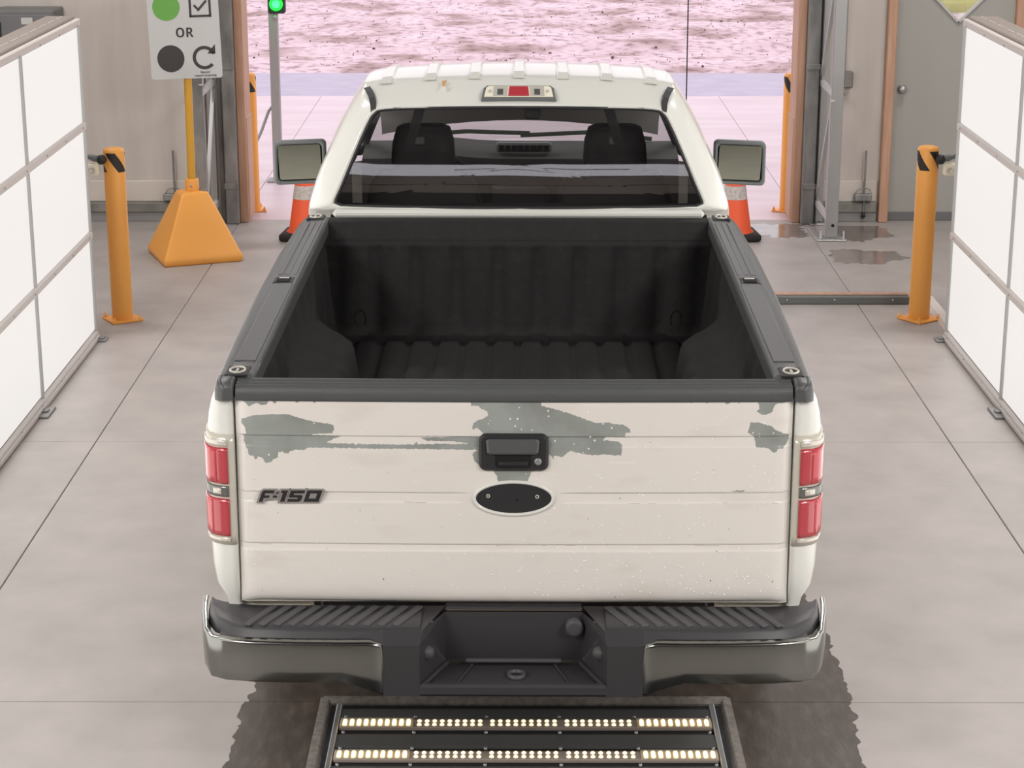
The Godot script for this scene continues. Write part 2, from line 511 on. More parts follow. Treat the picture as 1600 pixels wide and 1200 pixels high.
func build_ground() -> void:
	# inside floor: slabs with recessed joints
	var xs := [-6.2, -2.17, 2.23, 6.2]
	var zs := [5.3, 2.2, -0.8, -3.8, -6.825, -9.945, -12.89, -15.62]
	var fl := Node3D.new()
	fl.name = "floor"
	add_child(fl, true)
	tag(fl, "smooth grey concrete floor of large slabs with saw-cut joints", "floor", "", "structure")
	part("bed", MB.new().box(Vector3(0, -0.16, -5.2), Vector3(12.4, 0.3, 21.2)), M.joint, fl)
	for i in 3:
		for j in 7:
			slab(fl, xs[i], xs[i + 1], zs[j + 1], zs[j], 0.004, M.floor)
	# apron outside
	var ap := Node3D.new()
	ap.name = "pavement"
	add_child(ap, true)
	tag(ap, "pale concrete apron of slabs outside the exit door", "pavement", "", "structure")
	part("bed", MB.new().box(Vector3(0, -0.16, -19.04), Vector3(24, 0.3, 6.82)), M.joint, ap)
	var ax := [-12.0, -6.57, -2.17, 2.23, 6.63, 12.0]
	var az := [-15.63, -19.05, -22.45]
	for i in 5:
		for j in 2:
			slab(ap, ax[i], ax[i + 1], az[j + 1], az[j], 0.004, M.apron)
	structure("road", MB.new().box(Vector3(0, -0.11, -23.45), Vector3(60, 0.2, 2.0)).box(Vector3(22, -0.112, -26.5), Vector3(32, 0.2, 4.2)), M.asphalt, "strip of pale asphalt between the apron and the dirt", "road")
	# dirt field with ruts and low mounds
	var nz := noise(0.35, 5, 4)
	var nf := noise(1.4, 6, 3)
	var rows := []
	for j in 150:
		var t := j / 149.0
		var z := -24.2 - 40.0 * t * t - 12.0 * t
		var row := []
		for i in 121:
			var x := -24.0 + 0.4 * i
			var k := clampf((-24.3 - z) / 0.8, 0.0, 1.0)
			var h := -0.03 + k * (0.03 + 0.09 * nz.get_noise_2d(x * 0.3, z * 1.2) + 0.035 * nf.get_noise_2d(x * 0.7, z))
			if x > 5.6: h -= 0.35 * smoothstep(5.6, 7.2, x) * (1.0 - smoothstep(28.3, 29.2, -z))
			row.append(Vector3(x, h + 0.0016 * maxf(-z - 34.0, 0.0) ** 1.6, z))
		rows.append(row)
	structure("ground", MB.new(false).grid(rows), M.dirt, "pinkish bare dirt field beyond the road", "ground")
	structure("lawn", MB.new().box(Vector3(18.5, 0.0, -38.0), Vector3(24, 0.36, 13.0), 0.05), M.grass, "yellowish grass seen through the diamond window of the door", "grass")
	var mm := MultiMesh.new()
	mm.transform_format = MultiMesh.TRANSFORM_3D
	var cl := MB.new()
	cl.box(Vector3.ZERO, Vector3(1, 0.7, 0.8), 0.28)
	mm.mesh = cl.mesh(M.clod)
	mm.instance_count = 420
	var rg := RandomNumberGenerator.new()
	rg.seed = 99
	for i in 420:
		var z := -24.6 - 9.5 * pow(rg.randf(), 1.3)
		var x := rg.randf_range(-5.0, 5.5)
		var s := rg.randf_range(0.010, 0.024) * (2.0 if rg.randf() < 0.05 else 1.0)
		mm.set_instance_transform(i, Transform3D(Basis(Vector3.UP, rg.randf() * TAU).scaled(Vector3(s, s, s)), Vector3(x, 0.02 + 0.09 * nz.get_noise_2d(x * 0.3, z * 1.2), z)))
	var mi := MultiMeshInstance3D.new()
	mi.name = "clods"
	mi.multimesh = mm
	add_child(mi, true)
	tag(mi, "scatter of small dark clods over the pinkish dirt field", "clods", "", "stuff")
	# wet and damp concrete, ragged outlines, a millimetre proud
	var wet := Node3D.new()
	wet.name = "wet_patch"
	add_child(wet, true)
	tag(wet, "dark wet concrete under and behind the tail of the truck", "wet patch", "", "stuff")
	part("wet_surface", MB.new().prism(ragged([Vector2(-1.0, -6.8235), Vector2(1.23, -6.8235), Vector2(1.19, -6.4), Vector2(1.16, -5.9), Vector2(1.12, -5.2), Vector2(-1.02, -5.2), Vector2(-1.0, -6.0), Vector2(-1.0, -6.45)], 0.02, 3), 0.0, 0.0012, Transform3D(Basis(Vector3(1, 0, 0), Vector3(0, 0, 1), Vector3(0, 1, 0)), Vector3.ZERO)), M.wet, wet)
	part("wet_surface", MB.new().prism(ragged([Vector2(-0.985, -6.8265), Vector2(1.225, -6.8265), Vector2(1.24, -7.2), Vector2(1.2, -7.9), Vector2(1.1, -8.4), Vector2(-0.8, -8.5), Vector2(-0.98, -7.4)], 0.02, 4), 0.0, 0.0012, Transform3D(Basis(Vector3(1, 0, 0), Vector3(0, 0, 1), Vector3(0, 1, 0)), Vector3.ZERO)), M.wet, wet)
	var spots := [[[Vector2(2.3, -14.55), Vector2(2.75, -14.5), Vector2(2.82, -14.25), Vector2(2.5, -14.05), Vector2(2.26, -14.15)], "damp patch on the floor in front of the right lattice frame foot"],
		[[Vector2(2.42, -15.4), Vector2(2.8, -15.4), Vector2(2.85, -15.05), Vector2(2.55, -14.8), Vector2(2.42, -14.95)], "damp patch between the right lattice frame and the wall latch"],
		[[Vector2(1.65, -15.5), Vector2(2.2, -15.45), Vector2(2.19, -15.0), Vector2(1.95, -14.95), Vector2(1.75, -15.15)], "small shiny puddle at the right jamb of the exit"]]
	for s in spots:
		var p := part("puddle", MB.new().prism(ragged(s[0], 0.05, 9), 0.0, 0.0012, Transform3D(Basis(Vector3(1, 0, 0), Vector3(0, 0, 1), Vector3(0, 1, 0)), Vector3.ZERO)), M.damp)
		tag(p, s[1], "puddle", "", "stuff")

func slab(to: Node, x0: float, x1: float, z0: float, z1: float, gap: float, m: Material) -> void:
	part("slab", MB.new().box(Vector3((x0 + x1) / 2.0, -0.025, (z0 + z1) / 2.0), Vector3(absf(x1 - x0) - gap, 0.05, absf(z1 - z0) - gap), 0.003), m, to)

func ragged(pts: Array, amount: float, cell_seed: int) -> PackedVector2Array:
	var n := noise(3.0, cell_seed, 4)
	var out := PackedVector2Array()
	for i in pts.size():
		var a: Vector2 = pts[i]
		var b: Vector2 = pts[(i + 1) % pts.size()]
		var k := maxi(2, int(a.distance_to(b) / 0.014))
		var o := (b - a).orthogonal().normalized()
		for j in k:
			var t := float(j) / k
			var p := a.lerp(b, t)
			out.append(p + (Vector2.ZERO if absf(a.y - b.y) < 0.001 else o) * n.get_noise_2d(p.x * 3.0, p.y * 3.0) * amount * minf(1.0, sin(t * PI) * 4.0) * 1.5)
	return out

# x, z, light energy and forward tilt of the ceiling lamps
var lamp_spots := [[-3.4, -13.4, 5.0, 0.0], [-3.2, -10.0, 5.0, 0.0], [-3.4, -6.5, 2.2, 0.0], [-4.7, -1.4, 10.5, 50.0], [-4.7, 1.4, 10.5, 50.0], [3.4, -13.4, 5.0, 0.0], [3.2, -10.0, 5.0, 0.0], [3.4, -6.5, 2.2, 0.0], [4.7, -1.4, 10.5, 50.0], [4.7, 1.4, 10.5, 50.0]]

func build_ceiling_lamps() -> void:
	var i := 0
	for q in lamp_spots:
		var t := thing("ceiling_lamp", "long white ceiling lamp along the %s side of the bay, %s from the exit door" % ["left" if q[0] < 0.0 else "right", ["first", "second", "third", "fourth", "fifth"][i % 5]], "lamp", Vector3(q[0], 5.36, q[1]), 0.0, "ceiling lamps of the bay")
		var tilt := Basis(Vector3.RIGHT, deg_to_rad(q[3]))
		part("body", MB.new().box(tilt * Vector3(0, 0.06, 0), Vector3(1.5, 0.08, 0.42), 0.02, tilt), M.white_steel, t)
		part("diffuser", MB.new().box(Vector3.ZERO, Vector3(1.44, 0.04, 0.38), 0.01, tilt), glow(Color(1.0, 0.98, 0.95), 1.2), t)
		for dx in [-0.5, 0.5]:
			part("hanger", MB.new().tube([Vector3(dx, 0.07, 0), Vector3(dx, 0.645, 0)], 0.008, 8), M.steel, t)
		i += 1

# ------------------------------------------------------------------ lit side panels: s = +1 faces right
func side_panel(x: float, s: float, label: String) -> void:
	var t := thing("light_panel", label, "light panel", Vector3(x, 0, -12.0))
	var cw := 1.45
	var n := 5
	var len := cw * n
	var g := glow(Color(1.0, 0.985, 0.97), 0.46)
	g.albedo_color = Color(0.5, 0.5, 0.5)
	part("back_box", MB.new().box(Vector3(-s * 0.11, 0.985, len / 2.0), Vector3(0.16, 1.87, len - 0.02), 0.01), M.alu, t)
	part("top_cover", MB.new().box(Vector3(-s * 0.10, 1.945, len / 2.0), Vector3(0.17, 0.025, len), 0.006), M.cover, t)
	for k in 16:
		part("cover_slot", MB.new().box(Vector3(-s * 0.075, 1.959, 0.12 + 0.22 * k), Vector3(0.008, 0.004, 0.16)), M.sign, t)
	var ys := [0.05, 0.65, 1.312, 1.91]
	for r in 3:
		for c in n:
			part("pane", MB.new().box(Vector3(-s * 0.012, (ys[r] + ys[r + 1]) / 2.0, cw * (c + 0.5)), Vector3(0.02, ys[r + 1] - ys[r] - 0.02, cw - 0.02), 0.003), g, t)
	for k in 4:
		part("rail", MB.new().box(Vector3(s * 0.004, ys[k] - (0.02 if k == 0 else -0.012 if k == 3 else 0.0), len / 2.0), Vector3(0.03, 0.045, len), 0.006), M.alu, t)
		var sc := MB.new()
		for j in 16:
			var zz := 0.1 + 0.475 * j
			if zz < len: sc.box(Vector3(s * 0.0205, ys[k] - (0.02 if k == 0 else 0.0), zz), Vector3(0.005, 0.012, 0.012), 0.002)
		part("rail_screws", sc, M.steel, t).set_meta("kind", "stuff")
	for c in n + 1:
		part("stile", MB.new().box(Vector3(s * 0.0, 0.97, cw * c), Vector3(0.026, 1.9, 0.02), 0.004), M.white_steel, t)
	part("foot_rail", MB.new().box(Vector3(s * 0.012, 0.016, len / 2.0), Vector3(0.03, 0.03, len), 0.006), M.alu, t)
	for c in 3:
		part("foot_bracket", MB.new().box(Vector3(s * 0.045, 0.006, 0.03 + cw * c + (0.08 if c else 0.0)), Vector3(0.06, 0.012, 0.2 if c else 0.1), 0.003).box(Vector3(s * 0.04, 0.016, 0.03 + cw * c + (0.08 if c else 0.0)), Vector3(0.035, 0.012, 0.05), 0.003), M.galv, t)

# ------------------------------------------------------------------ under-vehicle light set in the floor
func build_floor_light() -> void:
	var t := thing("floor_light", "black floor plate with two rows of glowing lamps behind the bumper", "floor light", Vector3(0.032, 0, -6.05))
	var hw := 0.725
	var z0 := -0.74
	var z1 := 0.75
	part("tray", MB.new().box(Vector3(0, 0.008, (z0 + z1) / 2.0), Vector3(hw * 2.0, 0.012, z1 - z0)), M.black, t)
	for s in [-1.0, 1.0]:
		part("rim", MB.new().prism(PackedVector2Array([Vector2(s * -0.03, 0), Vector2(s * 0.03, 0), Vector2(s * 0.022, 0.035), Vector2(s * -0.006, 0.035)]), z0, z1, Transform3D(Basis(), Vector3(s * hw, 0, 0))), M.rim, t)
		part("inner_rim", MB.new().box(Vector3(s * (hw - 0.05), 0.022, (z0 + z1) / 2.0), Vector3(0.02, 0.02, z1 - z0 - 0.08), 0.004), M.steel, t)
	part("rim", MB.new().box(Vector3(0, 0.017, z0), Vector3(hw * 2.0 + 0.04, 0.034, 0.05), 0.012), M.rim, t)
	for z in [-0.62, -0.41, -0.165]:
		part("cover_plate", MB.new().box(Vector3(0, 0.019, z), Vector3(1.36, 0.012, 0.10 if z > -0.6 else 0.09), 0.003), M.black_grain, t)
	for z in [-0.537, -0.288]:
		var bar := part("light_bar", MB.new().box(Vector3(0, 0.022, z), Vector3(1.325, 0.016, 0.066), 0.004), M.bar, t)
		var segs := [[-0.655, -0.405, true], [-0.39, -0.15, false], [-0.13, 0.115, false], [0.135, 0.38, false], [0.40, 0.655, true]]
		var dot := MB.new().lathe([Vector2(0.0082, 0), Vector2(0.007, 0.004), Vector2(0.004, 0.006), Vector2(0.0005, 0.0065)], 10).mesh(M.led)
		var wide := MB.new().box(Vector3.ZERO, Vector3(0.015, 0.01, 0.046), 0.004).mesh(M.led_wide)
		for sg in segs:
			var count := 10 if sg[2] else 9
			for k in count:
				var x: float = lerpf(sg[0] + 0.012, sg[1] - 0.012, k / (count - 1.0))
				if sg[2]:
					piece("lamp", wide, bar, Transform3D(Basis(), Vector3(x, 0.032, z)))
				else:
					for dz in [-0.0145, 0.0145]: piece("lamp", dot, bar, Transform3D(Basis(), Vector3(x, 0.03, z + dz)))
			if sg[2]:
				part("lamp_cover", MB.new().box(Vector3((sg[0] + sg[1]) / 2.0, 0.033, z), Vector3(sg[1] - sg[0] + 0.01, 0.003, 0.064)), glass(Color(1.0, 0.96, 0.88), 0.22, 0.0, 0.2), bar)
		for x in [-0.645, -0.395, -0.14, 0.12, 0.39, 0.65]:
			for dz in [-0.062, 0.062]:
				part("screw", MB.new().lathe([Vector2(0.006, 0.02), Vector2(0.006, 0.027), Vector2(0.003, 0.029), Vector2(0.0003, 0.029)], 8, Transform3D(Basis(), Vector3(x, 0, z + dz))), M.steel, t)
		area_light("floor_lamp_light", Vector3(0.032, 0.045, -6.05 + z), Vector3(90, 0, 0), Vector2(1.3, 0.05), 0.05, Color(1.0, 0.9, 0.72))

# ------------------------------------------------------------------ bollards
func bollard(at: Vector3, h: float, label: String, group: String, turn: float) -> Node3D:
	var t := thing("bollard", label, "bollard", at, turn, group)
	part("post", MB.new().lathe([Vector2(0.066, 0.012), Vector2(0.066, h - 0.02), Vector2(0.06, h - 0.006), Vector2(0.045, h), Vector2(0.001, h + 0.004)], 28), M.yellow, t)
	part("base_plate", MB.new().box(Vector3(0, 0.007, 0), Vector3(0.20, 0.014, 0.20), 0.004), M.yellow, t)
	for sx in [-1.0, 1.0]:
		for sz in [-1.0, 1.0]:
			part("bolt", MB.new().lathe([Vector2(0.012, 0.014), Vector2(0.012, 0.026), Vector2(0.006, 0.027), Vector2(0.006, 0.04), Vector2(0.0005, 0.041)], 8, Transform3D(Basis(), Vector3(sx * 0.085, 0, sz * 0.085))), M.yellow, t)
	for k in 3:
		var rows := []
		for j in 5:
			var row := []
			var f := j / 4.0
			for i in 9:
				var w := TAU * k / 3.0 + 1.0 * i / 8.0 - 1.25 * f
				row.append(Vector3(0.0668 * sin(w), h - 0.025 - 0.12 + 0.12 * f, 0.0668 * cos(w)))
			rows.append(row)
		part("black_stripe", MB.new(false).grid(rows), M.tape, t)
	return t

func build_bollards() -> void:
	bollard(Vector3(-2.503, 0, -12.47), 1.10, "orange-yellow bollard with black stripes at the end of the left lit panels", "bollards beside the lit panels", 0.55)
	bollard(Vector3(2.553, 0, -12.49), 1.11, "orange-yellow bollard with black stripes at the end of the right lit panels", "bollards beside the lit panels", -0.95)
	bollard(Vector3(-2.125, 0, -16.0), 1.10, "orange-yellow bollard outside the doorway beside the traffic light", "bollards outside the doorway", 0.3)
	bollard(Vector3(2.168, 0, -16.0), 1.10, "orange-yellow bollard outside the doorway on the puddle side", "bollards outside the doorway", -0.5)
	for s in [-1.0, 1.0]:
		var x := -2.503 if s < 0.0 else 2.553
		var t := thing("camera", "small white camera on a black ball mount fixed to the %s striped bollard" % ("left" if s < 0.0 else "right"), "camera", Vector3(x + s * 0.062, 1.04, -12.39 if s < 0.0 else -12.41), 0.0, "cameras on the bollards")
		part("ball_mount", MB.new().lathe([Vector2(0.001, -0.032), Vector2(0.02, -0.025), Vector2(0.031, -0.008), Vector2(0.031, 0.008), Vector2(0.02, 0.025), Vector2(0.001, 0.032)], 18), M.black, t)
		part("arm", MB.new().tube([Vector3(s * 0.01, 0, 0), Vector3(s * 0.045, 0.01, 0.0), Vector3(s * 0.085, 0.02, 0.0)], [0.018, 0.022, 0.014], 12), M.housing, t)
		part("body", MB.new().box(Vector3(s * 0.064, -0.058, 0.0), Vector3(0.092, 0.078, 0.06), 0.008), M.cream, t)
		part("lens_ring", MB.new().lathe([Vector2(0.022, 0.0), Vector2(0.022, 0.008), Vector2(0.015, 0.008), Vector2(0.012, 0.002), Vector2(0.0005, 0.003)], 18, Transform3D(Basis(Vector3(1, 0, 0), PI / 2), Vector3(s * 0.055, -0.062, 0.03))), M.lamp_shell, t)
		part("clip", MB.new().box(Vector3(s * 0.112, -0.038, 0), Vector3(0.04, 0.008, 0.02), 0.002).box(Vector3(s * 0.112, -0.082, 0), Vector3(0.04, 0.008, 0.02), 0.002).box(Vector3(s * 0.03, -0.03, 0), Vector3(0.03, 0.05, 0.02), 0.004), M.cream, t)
		part("cable", MB.new().tube([Vector3(s * 0.08, 0.018, 0), Vector3(s * 0.105, 0.035, -0.01), Vector3(s * 0.118, 0.075, -0.02), Vector3(s * 0.13, 0.12, -0.03), Vector3(s * 0.15, 0.16, -0.05)], 0.008, 8), M.cable, t)

# ------------------------------------------------------------------ the sign on its pyramid foot
func build_sign() -> void:
	var t := thing("sign", "white instruction sign on a yellow pole in a yellow pyramid base", "sign", Vector3(-2.325, 0, -14.31), 0.0)
	# pyramid: square, turned about 24 degrees
	var rb := Basis(Vector3.UP, 0.38)
	var rings := []
	for q in [[0.272, 0.0], [0.285, 0.012], [0.285, 0.05], [0.272, 0.07], [0.108, 0.455], [0.095, 0.478], [0.06, 0.484]]:
		rings.append(square_ring(q[0], 0.016, q[1], rb))
	var b := MB.new(false).grid(rings, true, true)
	b.smooth(false)
	b.fan(rings[-1], Vector3.ZERO)
	part("base", b, M.yellow, t)
	for s in [-1.0, 1.0]:
		part("base_foot", MB.new().box(rb * Vector3(s * 0.22, 0.012, 0.262), Vector3(0.09, 0.024, 0.03), 0.005, rb), M.yellow, t)
	part("socket", MB.new().lathe([Vector2(0.052, 0.47), Vector2(0.048, 0.565), Vector2(0.044, 0.571), Vector2(0.03, 0.571)], 20), M.yellow, t)
	part("socket_bolt", MB.new().lathe([Vector2(0.008, 0.0), Vector2(0.008, 0.006), Vector2(0.0005, 0.007)], 8, Transform3D(Basis(Vector3(1, 0, 0), PI / 2), Vector3(0.0, 0.525, 0.049))), M.steel, t)
	part("fill_cap", MB.new().lathe([Vector2(0.03, 0.48), Vector2(0.03, 0.492), Vector2(0.001, 0.493)], 16, Transform3D(Basis(), Vector3(0.07, 0, -0.02))), M.kerb, t)
	part("pole", MB.new().tube([Vector3(0, 0.5, 0), Vector3(0.004, 1.2, 0), Vector3(0.008, 1.97, 0)], 0.028, 16), M.post_yellow, t)
	var tilt := Basis(Vector3(0, 0, 1), 0.022) * Basis(Vector3.UP, 0.10)
	var c := Vector3(0.0, 1.652, 0.04)
	var plate := MB.new()
	plate.prism(rrect(0.247, 0.365, 0.02), -0.002, 0.002, Transform3D(tilt, c))
	var face := part("panel", plate, M.sign, t)
	var f := Transform3D(tilt, c + tilt * Vector3(0, 0, 0.0026))
	# print: thin vinyl shapes
	part("green_disc", MB.new().prism(disc(Vector2(-0.115, 0.135), 0.094, 40), 0.0, 0.0008, f), M.sign_green, face)
	part("black_disc", MB.new().prism(disc(Vector2(-0.105, -0.222), 0.094, 40), 0.0, 0.0008, f), M.sign_black, face)
	var bx := MB.new()
	for k in 4:
		bx.box(f * (Basis(Vector3(0, 0, 1), k * PI / 2) * Vector3(0, 0.068, 0) + Vector3(0.118, 0.135, 0.0004)), Vector3(0.152, 0.016, 0.0008), 0.0, tilt * Basis(Vector3(0, 0, 1), k * PI / 2))
	bx.box(f * Vector3(0.094, 0.124, 0.0004), Vector3(0.016, 0.05, 0.0008), 0.0, tilt * Basis(Vector3(0, 0, 1), 0.75))
	bx.box(f * Vector3(0.132, 0.138, 0.0004), Vector3(0.016, 0.094, 0.0008), 0.0, tilt * Basis(Vector3(0, 0, 1), -0.75))
	part("tick_box", bx, M.sign_black, face)
	var arc := PackedVector2Array()
	for k in 33: arc.append(Vector2(0.128, -0.222) + Vector2.from_angle(lerpf(0.35, TAU - 0.72, k / 32.0)) * 0.082)
	for k in 33: arc.append(Vector2(0.128, -0.222) + Vector2.from_angle(lerpf(TAU - 0.72, 0.35, k / 32.0)) * 0.059)
	var ar := MB.new().prism(arc, 0.0, 0.0008, f)
	ar.prism(PackedVector2Array([Vector2(0.206, -0.13), Vector2(0.206, -0.196), Vector2(0.15, -0.194)]), 0.0, 0.0008, f)
	part("turn_arrow", ar, M.sign_black, face)
	lettering("OR", Vector3(0.0, -0.045, 0.0004), 0.092, f, M.sign_black, face, "lettering")
	lettering("Rescan", Vector3(0.128, -0.323, 0.0004), 0.02, f, M.sign_black, face, "small_print")
	lettering("repeat scanning", Vector3(0.128, -0.346, 0.0004), 0.02, f, M.sign_black, face, "small_print")

func lettering(s: String, at: Vector3, size: float, f: Transform3D, m: Material, to: Node, called: String) -> void:
	var tm := TextMesh.new()
	tm.text = s
	var sf := SystemFont.new()
	sf.font_names = PackedStringArray(["Droid Sans"])
	sf.font_weight = 700
	tm.font = sf
	tm.font_size = 64
	tm.pixel_size = size / 64.0
	tm.depth = 0.0008
	tm.material = m
	piece(called, tm, to, f * Transform3D(Basis(), at))

func disc(c: Vector2, r: float, n: int) -> PackedVector2Array:
	var o := PackedVector2Array()
	for k in n: o.append(c + Vector2.from_angle(TAU * k / n) * r)
	return o

func ellipse(rx: float, ry: float, n: int) -> PackedVector2Array:
	var o := PackedVector2Array()
	for k in n: o.append(Vector2(rx * cos(TAU * k / n), ry * sin(TAU * k / n)))
	return o

func rrect(hx: float, hy: float, r: float, n := 5) -> PackedVector2Array:
	var o := PackedVector2Array()
	for q in 4:
		var c := Vector2([1, -1, -1, 1][q] * (hx - r), [1, 1, -1, -1][q] * (hy - r))
		for k in n + 1: o.append(c + Vector2.from_angle(PI / 2 * q + PI / 2 * k / n) * r)
	return o

func square_ring(h: float, r: float, y: float, b: Basis) -> Array:
	var out := []
	for p in rrect(h, h, minf(r, h * 0.4), 4): out.append(b * Vector3(p.x, y, p.y))
	return out

# ------------------------------------------------------------------ traffic light outside
func build_signal() -> void:
	var t := thing("traffic_light", "grey post with a lit green signal outside the exit doorway", "traffic light", Vector3(-2.06, 0, -17.3))
	part("post", MB.new().box(Vector3(0, 0.74, 0), Vector3(0.078, 1.46, 0.078), 0.006), M.tower, t)
	part("foot_plate", MB.new().box(Vector3(0, 0.008, 0), Vector3(0.18, 0.016, 0.18), 0.004), M.tower, t)
	part("housing", MB.new().box(Vector3(0.035, 1.545, 0.02), Vector3(0.145, 0.22, 0.10), 0.01), M.black, t)
	var lens := MB.new().lathe([Vector2(0.058, 0.0), Vector2(0.058, 0.01), Vector2(0.045, 0.018), Vector2(0.02, 0.023), Vector2(0.001, 0.024)], 28, Transform3D(Basis(Vector3(1, 0, 0), PI / 2), Vector3(0.035, 1.515, 0.07)))
	var ln := part("lens", lens, glow(Color(0.05, 0.85, 0.25), 0.55), t)
	var spots := MB.new()
	for k in 3:
		for i in 6 * k + 1 if k == 0 else 6 * k:
			var a := TAU * i / maxf(6.0 * k, 1.0)
			spots.lathe([Vector2(0.0052, 0.0), Vector2(0.004, 0.003), Vector2(0.0003, 0.004)], 8, Transform3D(Basis(Vector3(1, 0, 0), PI / 2), Vector3(0.035 + cos(a) * 0.014 * k, 1.515 + sin(a) * 0.014 * k, 0.093)))
	part("led_cluster", spots, glow(Color(0.45, 1.0, 0.75), 1.0), ln)
	part("bracket", MB.new().lathe([Vector2(0.02, 0.0), Vector2(0.02, 0.02), Vector2(0.0005, 0.022)], 14, Transform3D(Basis(Vector3(1, 0, 0), PI / 2), Vector3(0.02, 1.405, 0.04))), M.steel, t)
	part("conduit", MB.new().tube([Vector3(-0.02, 0.66, -0.03), Vector3(-0.07, 0.6, -0.03), Vector3(-0.14, 0.42, -0.03), Vector3(-0.18, 0.34, -0.03), Vector3(-0.25, 0.31, -0.03), Vector3(-0.4, 0.3, -0.03)], 0.014, 10), M.steel, t)
	var l := OmniLight3D.new()
	l.name = "signal_light"
	l.position = Vector3(-2.025, 1.515, -17.17)
	l.light_energy = 0.01
	l.light_color = Color(0.2, 1.0, 0.45)
	l.light_size = 0.05
	l.omni_range = 30.0
	l.omni_attenuation = 2.0
	l.shadow_enabled = true
	add_child(l, true)

# ------------------------------------------------------------------ cones
func build_cones() -> void:
	for s in [-1.0, 1.0]:
		var t := thing("traffic_cone", "orange traffic cone with white collars standing by the %s side of the cab" % ("left" if s < 0.0 else "right"), "traffic cone", Vector3(-1.585 if s < 0.0 else 1.63, 0, -14.96), 0.1 * s, "traffic cones beside the cab")
		part("base", MB.new(false).grid([square_ring(0.175, 0.05, 0.004, Basis()), square_ring(0.182, 0.05, 0.012, Basis()), square_ring(0.182, 0.05, 0.04, Basis()), square_ring(0.17, 0.05, 0.052, Basis()), square_ring(0.10, 0.04, 0.056, Basis())], true, true), M.rubber, t)
		part("body", MB.new().lathe([Vector2(0.15, 0.05), Vector2(0.145, 0.056), Vector2(0.128, 0.07), Vector2(0.032, 0.70), Vector2(0.028, 0.71), Vector2(0.001, 0.712)], 32), M.cone, t)
		for q in [[0.305, 0.405], [0.47, 0.62]]:
			var r0: float = 0.128 - (q[0] - 0.07) * 0.1524 + 0.0015
			var r1: float = 0.128 - (q[1] - 0.07) * 0.1524 + 0.0015
			part("collar", MB.new().lathe([Vector2(r0, q[0]), Vector2(r1, q[1])], 32), M.cone_white, t)

# ------------------------------------------------------------------ steel lattice frames at the doorway
func build_door_frames() -> void:
	for s in [-1.0, 1.0]:
		var x := 2.31
		var t := thing("lattice_frame", "tall %s steel lattice frame on the floor at the %s side of the exit doorway" % ["pale", "left"] if s < 0.0 else "tall steel lattice frame with a bolted foot plate at the right side of the doorway", "steel frame", Vector3(s * x, 0, -15.2), 0.0)
		var zf := 0.31
		var zk := -0.28
		# front leg: an angle bar, one flange towards the lane, one facing the camera
		part("leg", MB.new().box(Vector3(s * 0.045, 1.9, zf), Vector3(0.085, 3.76, 0.008), 0.002).box(Vector3(s * 0.004, 1.9, zf - 0.04), Vector3(0.008, 3.76, 0.085), 0.002), M.steel if s > 0.0 else M.galv, t)
		part("leg", MB.new().box(Vector3(s * 0.03, 1.9, zk), Vector3(0.06, 3.76, 0.008), 0.002).box(Vector3(s * 0.004, 1.9, zk + 0.04), Vector3(0.008, 3.76, 0.085), 0.002), M.steel, t)
		for y in [0.17, 1.10, 2.05, 3.0]:
			strut(t, Vector3(s * 0.012, y, zk), Vector3(s * 0.012, y, zf), 0.05)
		for y in [0.17, 1.10, 2.05]:
			if s > 0.0: strut(t, Vector3(s * 0.012, y + 0.05, zk), Vector3(s * 0.012, y + 0.88, zf), 0.03)
			else: strut(t, Vector3(s * 0.012, y + 0.05, zf), Vector3(s * 0.012, y + 0.88, zk), 0.022)
		part("foot_plate", MB.new().box(Vector3(s * 0.04, 0.007, zf), Vector3(0.22, 0.014, 0.14), 0.003), M.steel, t)
		part("foot_plate", MB.new().box(Vector3(s * 0.03, 0.007, zk), Vector3(0.14, 0.014, 0.14), 0.003), M.steel, t)
		for dx in [-0.04, 0.13]:
			part("anchor_bolt", MB.new().lathe([Vector2(0.014, 0.014), Vector2(0.014, 0.028), Vector2(0.008, 0.028), Vector2(0.008, 0.075), Vector2(0.0005, 0.076)], 10, Transform3D(Basis(), Vector3(s * dx, 0, zf + 0.03))), M.steel, t)
		part("bolt_hole", MB.new().lathe([Vector2(0.012, 0.0), Vector2(0.012, 0.003), Vector2(0.0005, 0.003)], 12, Transform3D(Basis(Vector3(1, 0, 0), PI / 2), Vector3(s * 0.05, 0.11, zf + 0.004))), M.gap, t)

func strut(t: Node, a: Vector3, b: Vector3, w: float) -> void:
	var d := (b - a).normalized()
	var bs := Basis(Vector3.RIGHT, d.cross(Vector3.RIGHT), d)
	part("brace", MB.new().box((a + b) / 2.0, Vector3(0.03, w, (b - a).length()), 0.003, bs), M.white_steel, t)

